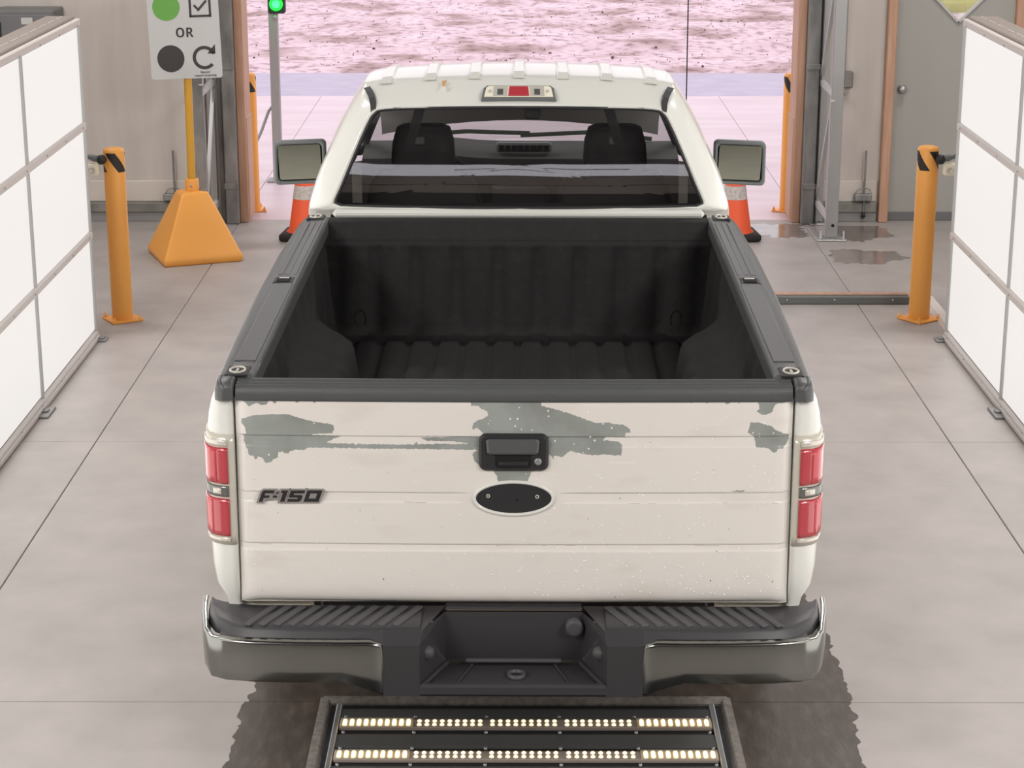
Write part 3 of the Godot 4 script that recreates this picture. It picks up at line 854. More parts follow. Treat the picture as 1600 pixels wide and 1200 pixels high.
# ------------------------------------------------------------------ the rest of the bay
func build_small_things() -> void:
	# floor bolts on the end wall
	for s in [-1.0, 1.0]:
		var t := thing("floor_bolt", "upright steel floor bolt in a grey bracket, %s" % ("partly behind the yellow sign base" if s < 0.0 else "near the brown door post"), "bolt", Vector3(-2.66 if s < 0.0 else 2.695, 0, -15.55), 0.0)
		part("rod", MB.new().tube([Vector3(0, 0.06, 0.02), Vector3(0, 0.565, 0.02)], 0.008, 10), M.galv, t)
		part("bracket", MB.new().box(Vector3(-0.01 if s > 0.0 else -0.02, 0.20, 0.02), Vector3(0.135, 0.055, 0.06), 0.008), M.galv, t)
		part("bracket_arch", MB.new().tube([Vector3(-0.07, 0.23, 0.03), Vector3(-0.05, 0.262, 0.03), Vector3(0, 0.275, 0.03), Vector3(0.04, 0.262, 0.03), Vector3(0.055, 0.23, 0.03)], 0.004, 8), M.galv, t)
		part("bolt_tip", MB.new().lathe([Vector2(0.001, 0.03), Vector2(0.018, 0.045), Vector2(0.01, 0.085), Vector2(0.001, 0.09)], 10, Transform3D(Basis(), Vector3(0, 0, 0.02))), M.black, t)
	var eb := thing("junction_box", "small grey junction box with a pipe above it on the right wall", "junction box", Vector3(2.50, 1.05, -15.57))
	part("box", MB.new().box(Vector3(0.03, 0.06, 0.02), Vector3(0.075, 0.125, 0.06), 0.008), M.cabinet, eb)
	part("cover", MB.new().box(Vector3(0.03, 0.06, 0.052), Vector3(0.062, 0.11, 0.006), 0.003), M.kerb, eb)
	part("conduit", MB.new().tube([Vector3(0.0, 0.12, 0.0), Vector3(0.0, 1.6, 0.0)], 0.012, 10), M.galv, eb)
	part("stud", MB.new().tube([Vector3(0.005, -0.055, 0.0), Vector3(0.005, -0.055, 0.05)], 0.008, 8), M.galv, eb)
	# rail bar across the floor
	var rb := thing("floor_bar", "dark metal bar with a brown top bolted across the floor by the right bollard", "floor bar", Vector3(2.115, 0, -12.93))
	part("bar", MB.new().box(Vector3(0, 0.027, 0), Vector3(0.90, 0.054, 0.10), 0.006), M.housing, rb)
	part("top_strip", MB.new().box(Vector3(0, 0.057, -0.02), Vector3(0.90, 0.007, 0.06), 0.002), M.wood, rb)
	for x in [-0.35, -0.04, 0.34]:
		part("bolt", MB.new().lathe([Vector2(0.008, 0.0), Vector2(0.007, 0.005), Vector2(0.0005, 0.007)], 10, Transform3D(Basis(Vector3(1, 0, 0), PI / 2), Vector3(x, 0.03, 0.05))), M.steel, rb)
	var ch := thing("cable_channel", "grey cable channel on the floor from the right bollard to the lit panels", "cable channel", Vector3(2.708, 0, -12.5))
	part("channel", MB.new().prism(PackedVector2Array([Vector2(-0.045, 0), Vector2(0.045, 0), Vector2(0.03, 0.03), Vector2(-0.03, 0.03)]), -0.5, 0.44), M.alu, ch)
	# control cabinets on the end wall above the left panels
	var cabs := [[-3.68, 0.46, 1.70, "grey control cabinet with a white label above the left lit panels"], [-4.12, 0.40, 1.70, "darker grey control cabinet left of the one with a white label"]]
	for i in 2:
		var q: Array = cabs[i]
		var t := thing("control_cabinet", q[3], "cabinet", Vector3(q[0], 0, -15.42))
		part("body", MB.new().box(Vector3(0, 0.83, 0), Vector3(q[1], 1.66, 0.34), 0.01), M.cabinet, t)
		part("door", MB.new().box(Vector3(0, 0.84, 0.175), Vector3(q[1] - 0.04, 1.58, 0.02), 0.006), M.cabinet, t)
		part("handle", MB.new().box(Vector3(-q[1] / 2.0 + 0.05, 1.5, 0.195), Vector3(0.03, 0.16, 0.025), 0.006), M.black, t)
		if i == 0: part("label_plate", MB.new().box(Vector3(0.03, 1.585, 0.187), Vector3(0.085, 0.05, 0.004), 0.001), M.sign, t)

# ------------------------------------------------------------------ the pickup. Local axes: z = 0 at the tailgate, the nose towards -z
var truck: Node3D

func gz(x: float, h: float) -> float:   # rear glass surface
	var t := h - 1.43
	return -2.71 - 0.14 * t - 0.213 * t * t - 0.05 * (x / 0.8) * (x / 0.8)

# smooth closed outline from half a list of keys (bottom centre up to top centre)
func outline(keys: Array, sub := 4) -> Array:
	var full := []
	for k in keys: full.append(k)
	for i in range(keys.size() - 2, 0, -1): full.append(Vector3(-keys[i].x, keys[i].y, keys[i].z))
	var out := []
	var n := full.size()
	for i in n:
		var a: Vector3 = full[(i - 1 + n) % n]
		var b: Vector3 = full[i]
		var c: Vector3 = full[(i + 1) % n]
		var d: Vector3 = full[(i + 2) % n]
		var corner := i < 3 or i >= n - 3
		for j in sub:
			var t := float(j) / sub
			out.append(b.lerp(c, t) if corner else b.cubic_interpolate(c, a, d, t))
	return out

func build_truck() -> void:
	truck = thing("pickup_truck", "white pickup truck seen from behind with peeling paint on its tailgate", "pickup truck", Vector3(-0.010, 0, -6.22), -0.006)
	build_bed()
	build_tailgate()
	build_cab()
	build_interior()
	build_bumper()
	build_front_and_wheels()

# plan of the rear corner of the right side: distance along it -> (x, z)
var corner_path := [Vector2(0.903, -0.04), Vector2(0.905, -0.006), Vector2(0.912, 0.002), Vector2(0.935, 0.0), Vector2(0.962, -0.008), Vector2(0.985, -0.026), Vector2(0.999, -0.06), Vector2(1.005, -0.12), Vector2(1.007, -0.3), Vector2(1.012, -0.8), Vector2(1.012, -1.3), Vector2(1.012, -1.8), Vector2(1.005, -2.3), Vector2(0.985, -2.64)]

func side_inset(y: float) -> float:
	var c := [[0.56, -0.085], [0.645, -0.075], [0.665, -0.035], [0.70, -0.016], [0.78, -0.002], [0.95, 0.0], [1.22, -0.003], [1.28, -0.012], [1.33, -0.028], [1.365, -0.048]]
	for i in c.size() - 1:
		if y <= c[i + 1][0]:
			return lerpf(c[i][1], c[i + 1][1], clampf((y - c[i][0]) / (c[i + 1][0] - c[i][0]), 0.0, 1.0))
	return c[-1][1]

func side_point(s: float, u: float, y: float, off := 0.0) -> Vector3:
	var i := clampi(int(u), 0, corner_path.size() - 2)
	var f := u - i
	var p: Vector2 = corner_path[i].lerp(corner_path[i + 1], f)
	var d: Vector2 = (corner_path[i + 1] - corner_path[i]).normalized()
	var nrm := Vector2(-d.y, d.x)
	if nrm.x < 0.0 and nrm.y < 0.0: nrm = -nrm
	var k := side_inset(y)
	var q := p + nrm * off
	var w := clampf((u - 3.0) / 4.0, 0.0, 1.0)
	return Vector3(s * (q.x + k * w), y, q.y + k * (1.0 - w) * 0.35)

func side_patch(s: float, u0: float, u1: float, y0: float, y1: float, off: float, nu := 8, ny := 8, edge := 0.006) -> MB:
	var mb := MB.new(false)
	var rows := []
	for j in ny + 3:
		var y := y0 if j < 2 else y1 if j > ny else lerpf(y0, y1, (j - 1.0) / ny)
		var row := []
		for i in nu + 3:
			var u := u0 if i < 2 else u1 if i > nu else lerpf(u0, u1, (i - 1.0) / nu)
			var rim := i == 0 or i == nu + 2 or j == 0 or j == ny + 2
			row.append(side_point(s, u, y, off - (edge if rim else 0.0)))
		rows.append(row)
	mb.grid(rows, s < 0.0)
	return mb

func build_bed() -> void:
	for s in [-1.0, 1.0]:
		# outer skin with the wheel arch
		var rows := []
		var ys := [0.0, 0.03, 0.06, 0.1, 0.16, 0.24, 0.34, 0.5, 0.68, 0.84, 0.9, 0.95, 1.0]
		var us := []
		for i in 8: us.append_array([i, i + 0.5])
		for i in 81: us.append(8.0 + i * 5.0 / 80.0)
		for u in us:
			var z: float = side_point(1.0, u, 1.0).z
			var y0 := 0.57
			var dz: float = absf(z + 1.38)
			if dz < 0.49: y0 = maxf(y0, 0.40 + sqrt(0.49 * 0.49 - dz * dz))
			var row := []
			for f in ys: row.append(side_point(s, u, lerpf(y0, 1.365, f)))
			rows.append(row)
		part("bed_side", MB.new(false).grid(rows, s > 0.0), M.paint, truck)
		# rail cap
		var secs := []
		for q in [[0.016, 0.930, 0.902, -0.022], [0.012, 0.944, 0.899, -0.010], [0.0, 0.955, 0.8975, -0.003], [-0.03, 0.961, 0.897, 0.0], [-0.064, 0.964, 0.897, 0.0], [-0.066, 0.964, 0.838, 0.0], [-0.09, 0.965, 0.838, 0.0], [-0.5, 0.976, 0.838, 0.0], [-1.2, 0.984, 0.838, 0.002], [-1.9, 0.982, 0.838, 0.002], [-2.5, 0.966, 0.838, 0.0], [-2.64, 0.958, 0.838, -0.004], [-2.65, 0.95, 0.842, -0.03]]:
			var xo: float = q[1]
			var xi: float = q[2]
			var t: float = 1.402 + q[3]
			var sec := []
			var k: float = (xo - xi) / 0.125
			for p in [[xo + 0.003, 1.338], [xo + 0.002, t - 0.03], [xo - 0.006 * k, t - 0.01], [xo - 0.02 * k, t - 0.001], [xo - 0.036 * k, t], [xo - 0.040 * k, t - 0.004 * k], [xo - 0.046 * k, t], [xi + 0.03 * k, t + 0.002], [xi + 0.012 * k, t], [xi + 0.003 * k, t - 0.006], [xi, t - 0.018], [xi, 1.34]]:
				sec.append(Vector3(s * p[0], maxf(p[1], 1.336), q[0]))
			secs.append(sec)
		var rc := MB.new(false).grid(secs, s < 0.0)
		rc.smooth(false)
		rc.fan(secs[0], Vector3(s * 0.9, 1.37, -1.0))
		rc.fan(secs[-1], Vector3(s * 0.9, 1.37, -1.0))
		var cap := part("rail_cap", rc, M.black_grain, truck)
		# raised wear strips on the cap
		for j in 3:
			part("wear_strip", MB.new().box(Vector3(s * (0.868 + 0.026 * j), 1.404, -1.98), Vector3(0.02, 0.005, 1.0), 0.002), M.black_grain, cap)
		part("wear_strip", MB.new().box(Vector3(s * 0.89, 1.404, -0.78), Vector3(0.07, 0.005, 1.1), 0.002), M.black_grain, cap)
		# tie-down loops
		for z in [-0.105, -1.385, -2.605]:
			part("tie_down_plate", MB.new().box(Vector3(s * 0.897, 1.403, z), Vector3(0.076, 0.008, 0.105 if z > -1.0 else 0.09), 0.003), M.black, cap)
			if z < -1.0 and z > -2.0:
				part("tie_down_slot", MB.new().box(Vector3(s * 0.897, 1.4085, z), Vector3(0.05, 0.003, 0.07), 0.001), M.gap, cap)
				part("tie_down_bar", MB.new().box(Vector3(s * 0.897, 1.4095, z - 0.018), Vector3(0.04, 0.004, 0.012), 0.001), M.lamp_clear, cap)
				continue
			var ring := []
			for k in 25: ring.append(Vector3(s * 0.897 + 0.024 * cos(TAU * k / 24.0), 1.409, z + 0.034 * sin(TAU * k / 24.0)))
			part("tie_down_ring", MB.new().tube(ring, 0.0042, 8, false).box(Vector3(s * 0.897, 1.41, z + 0.006), Vector3(0.009, 0.006, 0.03), 0.002), M.lamp_clear, cap)
		# tail lamp
		var tl := part("tail_lamp", side_patch(s, 1.35, 7.3, 0.845, 1.222, 0.006, 12, 10, 0.01), M.lamp_shell, truck)
		var ul := part("red_lens", side_patch(s, 2.5, 6.55, 1.056, 1.178, 0.012, 10, 8), M.red, tl)
		ul.set_meta("label", "upper red lens")
		part("red_lens", side_patch(s, 2.5, 6.55, 0.876, 1.004, 0.012, 10, 8), M.red, tl)
		part("reverse_lens", side_patch(s, 2.5, 6.55, 1.012, 1.048, 0.011, 10, 4), M.lamp_grey, tl)
		part("clear_trim", side_patch(s, 2.5, 6.8, 1.184, 1.204, 0.011, 10, 3), M.lamp_clear, tl)
		part("clear_trim", side_patch(s, 2.5, 6.8, 0.856, 0.870, 0.011, 10, 3), M.lamp_clear, tl)
		part("bulb_seat", side_patch(s, 3.2 if s > 0 else 3.4, 4.3, 1.02, 1.04, 0.014, 4, 3), M.lamp_clear, tl)
		part("inner_reflector", side_patch(s, 3.9, 4.8, 1.06, 1.172, 0.0123, 4, 5, 0.001), M.red_bright, tl)
		part("inner_reflector", side_patch(s, 4.4, 5.9, 0.882, 0.998, 0.0123, 4, 5, 0.001), M.red_bright, tl)
	# liner: ribbed floor, front wall, side walls with wheel boxes
	var fl := MB.new(false)
	var rows := []
	var xs := []
	var hs := []
	for k in 12:
		var c := -0.66 + 0.12 * k
		for q in [[-0.048, 0.0], [-0.034, 0.018], [0.034, 0.018], [0.048, 0.0]]:
			xs.append(c + q[0])
			hs.append(0.872 + q[1])
	xs.push_front(-0.835); hs.push_front(0.872)
	xs.append(0.835); hs.append(0.872)
	for z in [-0.06, -1.2, -2.42, -2.47, -2.5]:
		var row := []
		for i in xs.size():
			row.append(Vector3(xs[i], (hs[i] if z > -2.45 else 0.872) + (0.03 if z < -2.48 else 0.0), z))
		rows.append(row)
	fl.grid(rows, true)
	part("bed_floor", fl, M.liner, truck)
	var fw := MB.new(false)
	rows = []
	var fx := [-0.868]
	for k in 9:
		var c := -0.72 + 0.18 * k
		fx.append_array([c - 0.065, c - 0.05, c + 0.05, c + 0.065])
	fx.append(0.868)
	for q in [[0.86, -2.475, 0.0], [0.90, -2.50, 0.4], [0.94, -2.52, 1.0], [1.26, -2.53, 1.0], [1.285, -2.53, 0.3], [1.30, -2.525, 0.0], [1.315, -2.555, 0.0], [1.385, -2.565, 0.0], [1.392, -2.575, 0.0], [1.392, -2.66, 0.0]]:
		var row := []
		for i in fx.size():
			var bulge := 0.014 if i > 0 and i < fx.size() - 1 and ((i - 1) % 4 == 1 or (i - 1) % 4 == 2) else 0.0
			row.append(Vector3(fx[i], q[0], q[1] + bulge * q[2]))
		rows.append(row)
	fw.grid(rows)
	part("bed_front_wall", fw, M.liner, truck)
	for s in [-1.0, 1.0]:
		rows = []
		for i in 67:
			var z := -0.04 - 2.56 * i / 66.0
			var row := []
			var dz := absf(z + 1.38)
			var arch := 1.0 - smoothstep(0.36, 0.50, dz)
			var rib := 0.012 * (1.0 if fposmod(z, 0.26) < 0.13 else 0.0)
			for q in [[0.86, 0.0], [0.90, 0.01], [1.06, 0.0], [1.10, 0.0], [1.14, 0.0], [1.28, 0.0], [1.32, -0.012], [1.36, -0.014]]:
				var y: float = q[0]
				var x: float = 0.80 + (y - 0.86) * 0.09 - q[1] + rib * (1.0 if y > 0.88 and y < 1.3 else 0.0)
				var box_in := arch * (1.0 - smoothstep(1.07, 1.15, y)) * 0.16
				row.append(Vector3(s * (x - box_in), y, z))
			rows.append(row)
		part("bed_side_wall", MB.new(false).grid(rows, s < 0.0), M.liner, truck)
	for s in [-1.0, 1.0]:
		var pts := []
		for k in 13: pts.append(Vector3(s * 0.70 + 0.024 * cos(TAU * k / 12.0), 0.965 + 0.042 * sin(TAU * k / 12.0), -2.508))
		part("cargo_hook", MB.new().tube(pts, 0.004, 8, false), M.liner, truck)

func tz(y: float) -> float:
	var c := [[0.635, -0.03], [0.65, -0.006], [0.664, 0.002], [0.68, 0.005], [0.826, 0.006], [0.830, -0.001], [0.849, -0.002], [0.852, 0.004], [0.993, 0.004], [0.997, -0.001], [1.027, -0.002], [1.030, 0.004], [1.183, 0.004], [1.187, -0.001], [1.218, -0.002], [1.221, 0.004], [1.325, 0.004], [1.336, 0.002], [1.345, -0.004]]
	for i in c.size() - 1:
		if y <= c[i + 1][0]:
			return lerpf(c[i][1], c[i + 1][1], clampf((y - c[i][0]) / (c[i + 1][0] - c[i][0]), 0.0, 1.0))
	return -0.004

func bow(x: float) -> float:
	return 0.014 * (1.0 - (x / 0.9) * (x / 0.9)) - 0.004

func build_tailgate() -> void:
	var paint: StandardMaterial3D = M.paint.duplicate()
	paint.albedo_color = Color.WHITE
	paint.albedo_texture = tailgate_paint()
	var ys := [0.637, 0.642, 0.648, 0.652, 0.658, 0.664, 0.672, 0.68, 0.70, 0.76, 0.815, 0.823, 0.8255, 0.8265, 0.8295, 0.8305, 0.833, 0.846, 0.8485, 0.8495, 0.8515, 0.8525, 0.856, 0.87, 0.92, 0.98, 0.990, 0.9925, 0.9935, 0.9965, 0.9975, 1.0, 1.024, 1.0265, 1.0275, 1.0295, 1.0305, 1.034, 1.05, 1.1, 1.17, 1.18, 1.1825, 1.1835, 1.1865, 1.1875, 1.19, 1.215, 1.2175, 1.2185, 1.2205, 1.2215, 1.225, 1.24, 1.28, 1.315, 1.325, 1.33, 1.336, 1.345]
	var mb := MB.new(false)
	mb.uv_rect = Rect2(-0.91, 0.63, 1.82, 0.72)
	var rows := []
	for y in ys:
		var row := []
		for i in 61:
			var x := lerpf(-0.899, 0.899, i / 60.0)
			var e := absf(x)
			var z := tz(y) + bow(x)
			# creases fade out towards the ends; the ends turn in
			if e > 0.86: z = lerpf(z, 0.002 + bow(x), smoothstep(0.86, 0.885, e))
			if e > 0.895: z -= 0.02
			# the creases stop round the badge well
			var d := Vector2(x / 0.165, (y - 1.012) / 0.078).length()
			if d < 1.15: z = lerpf(bow(x) + 0.005, z, smoothstep(0.95, 1.15, d))
			row.append(Vector3(x + (y - 1.0) * -0.006 * signf(x) * e, y, z))
		rows.append(row)
	mb.grid(rows)
	# inner face and ends
	mb.smooth(false)
	mb.oquad(Vector3(-0.89, 0.64, -0.06), Vector3(0.89, 0.64, -0.06), Vector3(0.89, 1.34, -0.06), Vector3(-0.89, 1.34, -0.06), Vector3(0, 1, 0))
	mb.oquad(Vector3(-0.89, 0.637, -0.02), Vector3(0.89, 0.637, -0.02), Vector3(0.89, 0.64, -0.06), Vector3(-0.89, 0.64, -0.06), Vector3(0, 1, 0))
	for s in [-1.0, 1.0]: mb.oquad(Vector3(s * 0.893, 0.64, -0.02), Vector3(s * 0.893, 1.34, -0.02), Vector3(s * 0.89, 1.34, -0.06), Vector3(s * 0.89, 0.64, -0.06), Vector3(0, 1, 0))
	var tg := part("tailgate", mb, paint, truck)
	# black trim along the top, with a ribbed upper face
	rows = []
	for i in 41:
		var x := lerpf(-0.892, 0.892, i / 40.0)
		var row := []
		var b := bow(x)
		for q in [[1.336, 0.006], [1.340, 0.010], [1.362, 0.011], [1.378, 0.004], [1.383, 0.0], [1.387, -0.004], [1.387, -0.009], [1.383, -0.012], [1.383, -0.018], [1.389, -0.022], [1.391, -0.030], [1.387, -0.034], [1.387, -0.040], [1.393, -0.044], [1.395, -0.058], [1.392, -0.066], [1.34, -0.07]]:
			row.append(Vector3(x, q[0], q[1] + b))
		rows.append(row)
	var cap := MB.new(false).grid(rows, true)
	cap.smooth(false)
	cap.fan(rows[0], Vector3(0, 1.36, -0.03))
	cap.fan(rows[-1], Vector3(0, 1.36, -0.03))
	part("top_trim", cap, M.black_grain, tg)
	# handle
	var hz := 0.016
	var bz := MB.new()
	bz.prism(rrect(0.112, 0.062, 0.024), hz - 0.012, hz + 0.014, Transform3D(Basis(), Vector3(0.0, 1.170, 0)), 0.008)
	part("handle_bezel", bz, M.black, tg)
	part("handle_well", MB.new().prism(rrect(0.058, 0.030, 0.012), 0.0, 0.0012, Transform3D(Basis(), Vector3(-0.002, 1.150, hz + 0.014))), M.gap, tg)
	part("handle_lever", MB.new().prism(PackedVector2Array([Vector2(-0.086, 0.022), Vector2(-0.082, -0.018), Vector2(-0.072, -0.024), Vector2(0.072, -0.024), Vector2(0.082, -0.018), Vector2(0.086, 0.022), Vector2(0.076, 0.027), Vector2(-0.076, 0.027)]), 0.0, 0.014, Transform3D(Basis(Vector3(1, 0, 0), -0.12), Vector3(-0.003, 1.190, hz + 0.012)), 0.006), M.black_grain, tg)
	part("pull_bar", MB.new().prism(rrect(0.048, 0.007, 0.005), 0.0, 0.006, Transform3D(Basis(), Vector3(-0.002, 1.136, hz + 0.014)), 0.002), M.black, tg)
	part("lock", MB.new().lathe([Vector2(0.0115, 0.0), Vector2(0.0115, 0.004), Vector2(0.008, 0.005), Vector2(0.0003, 0.004)], 18, Transform3D(Basis(Vector3(1, 0, 0), PI / 2), Vector3(0.078, 1.142, hz + 0.014))), M.steel, tg)
	# badge well: painted lip and black plate with fixing holes
	var el := []
	for k in 65: el.append(Vector3(0.128 * cos(TAU * k / 64.0) + 0.0, 1.012 + 0.056 * sin(TAU * k / 64.0), 0.0165))
	part("well_lip", MB.new().tube(el, 0.006, 10, false), M.paint, tg)
	var wp := part("badge_plate", MB.new().prism(ellipse(0.124, 0.0525, 48), 0.012, 0.0172, Transform3D(Basis(), Vector3(0, 1.012, 0))), M.black, tg)
	for q in [[-0.083, 1.020], [0.076, 1.018]]:
		part("fixing_hole", MB.new().lathe([Vector2(0.0065, 0.0), Vector2(0.0065, 0.002), Vector2(0.0035, 0.002), Vector2(0.0035, 0.0005)], 14, Transform3D(Basis(Vector3(1, 0, 0), PI / 2), Vector3(q[0], q[1], 0.0172))), M.lamp_shell, wp)
	part("fixing_hole", MB.new().prism(PackedVector2Array([Vector2(0.0055, 0), Vector2(0, 0.0055), Vector2(-0.0055, 0), Vector2(0, -0.0055)]), 0.0172, 0.0178, Transform3D(Basis(), Vector3(0.01, 1.007, 0))), M.gap, wp)
	# lettered badge
	var sk := 0.32
	var glyphs := {
		"F": [[0, 0, 0.011, 0, 0.011, 0.013, 0.026, 0.013, 0.026, 0.021, 0.011, 0.021, 0.011, 0.029, 0.036, 0.029, 0.036, 0.038, 0.004, 0.038, 0.0, 0.034]],
		"-": [[0.0, 0.014, 0.013, 0.014, 0.013, 0.0205, 0.0, 0.0205]],
		"1": [[0, 0, 0.013, 0, 0.013, 0.038, -0.006, 0.038, -0.006, 0.030, 0, 0.030]],
		"5": [[0, 0, 0.034, 0, 0.040, 0.005, 0.040, 0.018, 0.036, 0.0225, 0.013, 0.0225, 0.013, 0.029, 0.042, 0.029, 0.042, 0.038, 0.0, 0.038, 0.0, 0.0145, 0.027, 0.0145, 0.027, 0.009, 0.0, 0.009]],
	}
	var letters := [["F", 0.0], ["-", 0.036], ["1", 0.062], ["5", 0.083]]
	var back := MB.new()
	var face := MB.new()
	var at := Transform3D(Basis().scaled(Vector3(1.11, 1.0, 1.0)), Vector3(-0.828, 0.997, 0.0125 + bow(-0.74) - 0.006))
	for q in letters:
		for poly in glyphs[q[0]]:
			var pv := PackedVector2Array()
			for i in range(0, poly.size(), 2): pv.append(Vector2(poly[i] + q[1] + poly[i + 1] * sk, poly[i + 1]))
			face.prism(pv, 0.004, 0.0075, at)
			for big in Geometry2D.offset_polygon(pv, 0.0055, Geometry2D.JOIN_MITER): back.prism(big, -0.004, 0.0055, at)
	# the 0 is a frame of four bars
	for r in [[0.131, 0.0, 0.143, 0.038], [0.163, 0.0, 0.175, 0.038], [0.143, 0.0, 0.163, 0.010], [0.143, 0.029, 0.163, 0.038]]:
		var pv := PackedVector2Array([Vector2(r[0] + r[1] * sk, r[1]), Vector2(r[2] + r[1] * sk, r[1]), Vector2(r[2] + r[3] * sk, r[3]), Vector2(r[0] + r[3] * sk, r[3])])
		face.prism(pv, 0.004, 0.0075, at)
	var o := PackedVector2Array([Vector2(0.124, -0.0055), Vector2(0.178, -0.0055), Vector2(0.196, 0.036), Vector2(0.191, 0.0435), Vector2(0.138, 0.0435)])
	back.prism(o, -0.004, 0.0052, at)
	var bd := part("badge", back, M.badge_chrome, tg)
	part("badge_lettering", face, M.tape, bd)
	# rain drops
	var dm := MultiMesh.new()
	dm.transform_format = MultiMesh.TRANSFORM_3D
	var dw := mat(rgb8(248, 248, 250), 0.1)
	dm.mesh = MB.new().lathe([Vector2(1.0, 0.0), Vector2(0.86, 0.3), Vector2(0.5, 0.52), Vector2(0.01, 0.6)], 10, Transform3D(Basis(Vector3(1, 0, 0), PI / 2), Vector3.ZERO)).mesh(dw)
	dm.instance_count = 420
	var rg := RandomNumberGenerator.new()
	rg.seed = 5
	for i in 420:
		var x := rg.randf_range(-0.86, 0.87)
		if rg.randf() < 0.6: x = absf(x)
		var y := rg.randf_range(0.67, 1.32) if rg.randf() < 0.6 else rg.randf_range(0.67, 0.84)
		var r := rg.randf_range(0.0016, 0.0034)
		dm.set_instance_transform(i, Transform3D(Basis().scaled(Vector3(r, r, r)), Vector3(x, y, tz(y) + bow(x) + 0.0003)))
	var mi := MultiMeshInstance3D.new()
	mi.name = "rain_drops"
	mi.multimesh = dm
	mi.set_meta("kind", "stuff")
	tg.add_child(mi, true)

# worn paint: grey primer where the white has peeled, chips and scratches (outlines in millimetres)
func tailgate_paint() -> ImageTexture:
	var W := 2048
	var H := 810
	var im := Image.create(W, H, false, Image.FORMAT_RGB8)
	var white := rgb8(232, 228, 222)
	im.fill(white)
	var nd := noise(0.004, 70, 4)
	var fine := noise(0.05, 71, 3)
	for y in H:
		for x in range(0, W):
			var d := 0.5 + 0.5 * nd.get_noise_2d(x * 0.5, y * 1.5)
			if d > 0.62: im.set_pixel(x, y, white.lerp(rgb8(218, 212, 203), clampf((d - 0.62) * 2.0, 0.0, 0.5)))
	var areas := [
		[-877,1273,-861,1280,-835,1288,-805,1290,-763,1291,-735,1293,-712,1287,-677,1277,-641,1267,-615,1264,-585,1259,-577,1254,-578,1239,-586,1230,-611,1228,-652,1226,-650,1223,-621,1223,-606,1221,-555,1219,-575,1211,-596,1202,-604,1195,-493,1192,-321,1191,-313,1201,-308,1192,-209,1195,-209,1179,-277,1178,-329,1179,-442,1178,-494,1179,-607,1180,-654,1180,-669,1178,-680,1171,-705,1173,-726,1165,-726,1159,-734,1160,-747,1165,-760,1165,-763,1146,-776,1140,-784,1131,-800,1126,-807,1133,-815,1146,-827,1149,-833,1137,-839,1138,-841,1152,-856,1152,-860,1171,-867,1184,-872,1201,-870,1214,-877,1222,-863,1226,-865,1246,-878,1257],
		[-875,1338,-788,1338,-790,1327,-809,1320,-821,1329,-839,1324,-850,1315,-860,1327],
		[-775,1338,-762,1338,-763,1327,-772,1329],
		[-139,1341,-137,1325,-116,1325,-104,1314,-88,1309,-83,1295,-91,1285,-114,1277,-127,1267,-135,1255,-132,1245,-119,1250,-107,1242,-99,1234,-112,1217,-153,1220,-189,1220,-225,1216,-302,1216,-282,1205,-225,1204,-189,1202,-143,1195,-210,1193,-313,1191,-313,1179,-246,1178,-179,1177,-127,1177,-115,1174,-130,1169,-132,1158,-128,1141,-112,1125,-86,1114,-66,1103,-55,1087,-51,1068,43,1068,48,1082,58,1101,89,1114,115,1163,125,1150,128,1142,129,1158,154,1153,182,1173,216,1164,254,1158,301,1161,345,1158,349,1191,339,1200,316,1206,287,1208,297,1219,357,1219,358,1234,374,1236,372,1247,351,1261,310,1267,258,1269,202,1290,166,1304,124,1315,89,1325,86,1341],
		[759,1267,787,1267,823,1256,845,1240,884,1225,886,1207,877,1191,865,1180,849,1178,847,1167,832,1168,821,1180,780,1183,776,1210,768,1225,751,1234],
		[780,1342,892,1342,887,1335,846,1331,836,1328,829,1307,817,1296,794,1293,776,1304,786,1315],
		[670,1339,693,1339,689,1330,678,1330],
		[-700,1335,-692,1335,-690,1331,-699,1332], [-645,1336,-636,1336,-636,1331,-642,1330], [560,1338,572,1338,568,1332], [610,1338,622,1338,616,1331], [715,1338,724,1338,720,1330],
		[704,1037,728,1037,752,1039,745,1033,722,1032],
	]
	var primer := rgb8(158, 164, 160)
	for a in areas:
		var poly := PackedVector2Array()
		var lo := Vector2(1e9, 1e9)
		var hi := -lo
		for i in range(0, a.size(), 2):
			var p := Vector2((a[i] + 910.0) / 1820.0 * W, (1350.0 - a[i + 1]) / 720.0 * H)
			poly.append(p)
			lo = lo.min(p)
			hi = hi.max(p)
		for y in range(maxi(0, int(lo.y) - 4), mini(H, int(hi.y) + 5)):
			for x in range(maxi(0, int(lo.x) - 4), mini(W, int(hi.x) + 5)):
				var q := Vector2(x + 3.2 * fine.get_noise_2d(x, y), y + 3.2 * fine.get_noise_2d(x + 900.0, y))
				if Geometry2D.is_point_in_polygon(q, poly):
					im.set_pixel(x, y, primer.lerp(rgb8(140, 145, 141), clampf(0.4 + 1.2 * nd.get_noise_2d(x, y * 1.0 + 300.0), 0.0, 1.0)))
	var rg := RandomNumberGenerator.new()
	rg.seed = 17
	for k in 46:
		var x := rg.randi_range(30, W - 30)
		var y := rg.randi_range(20, H - 20)
		im.fill_rect(Rect2i(x, y, rg.randi_range(1, 3), rg.randi_range(2, 7) if k % 3 == 0 else rg.randi_range(1, 3)), rgb8(78, 76, 72))
	for k in 30:
		var y: int = [147, 362, 400, 568][k % 4] + rg.randi_range(-2, 2)
		im.fill_rect(Rect2i(rg.randi_range(30, W - 80), y, rg.randi_range(10, 60), 1), rgb8(150, 142, 132))
	im.fill_rect(Rect2i(int((308.0 + 910.0) / 1820.0 * W), int(215.0 / 720.0 * H), 100, 5), rgb8(240, 236, 232))
	return ImageTexture.create_from_image(im)

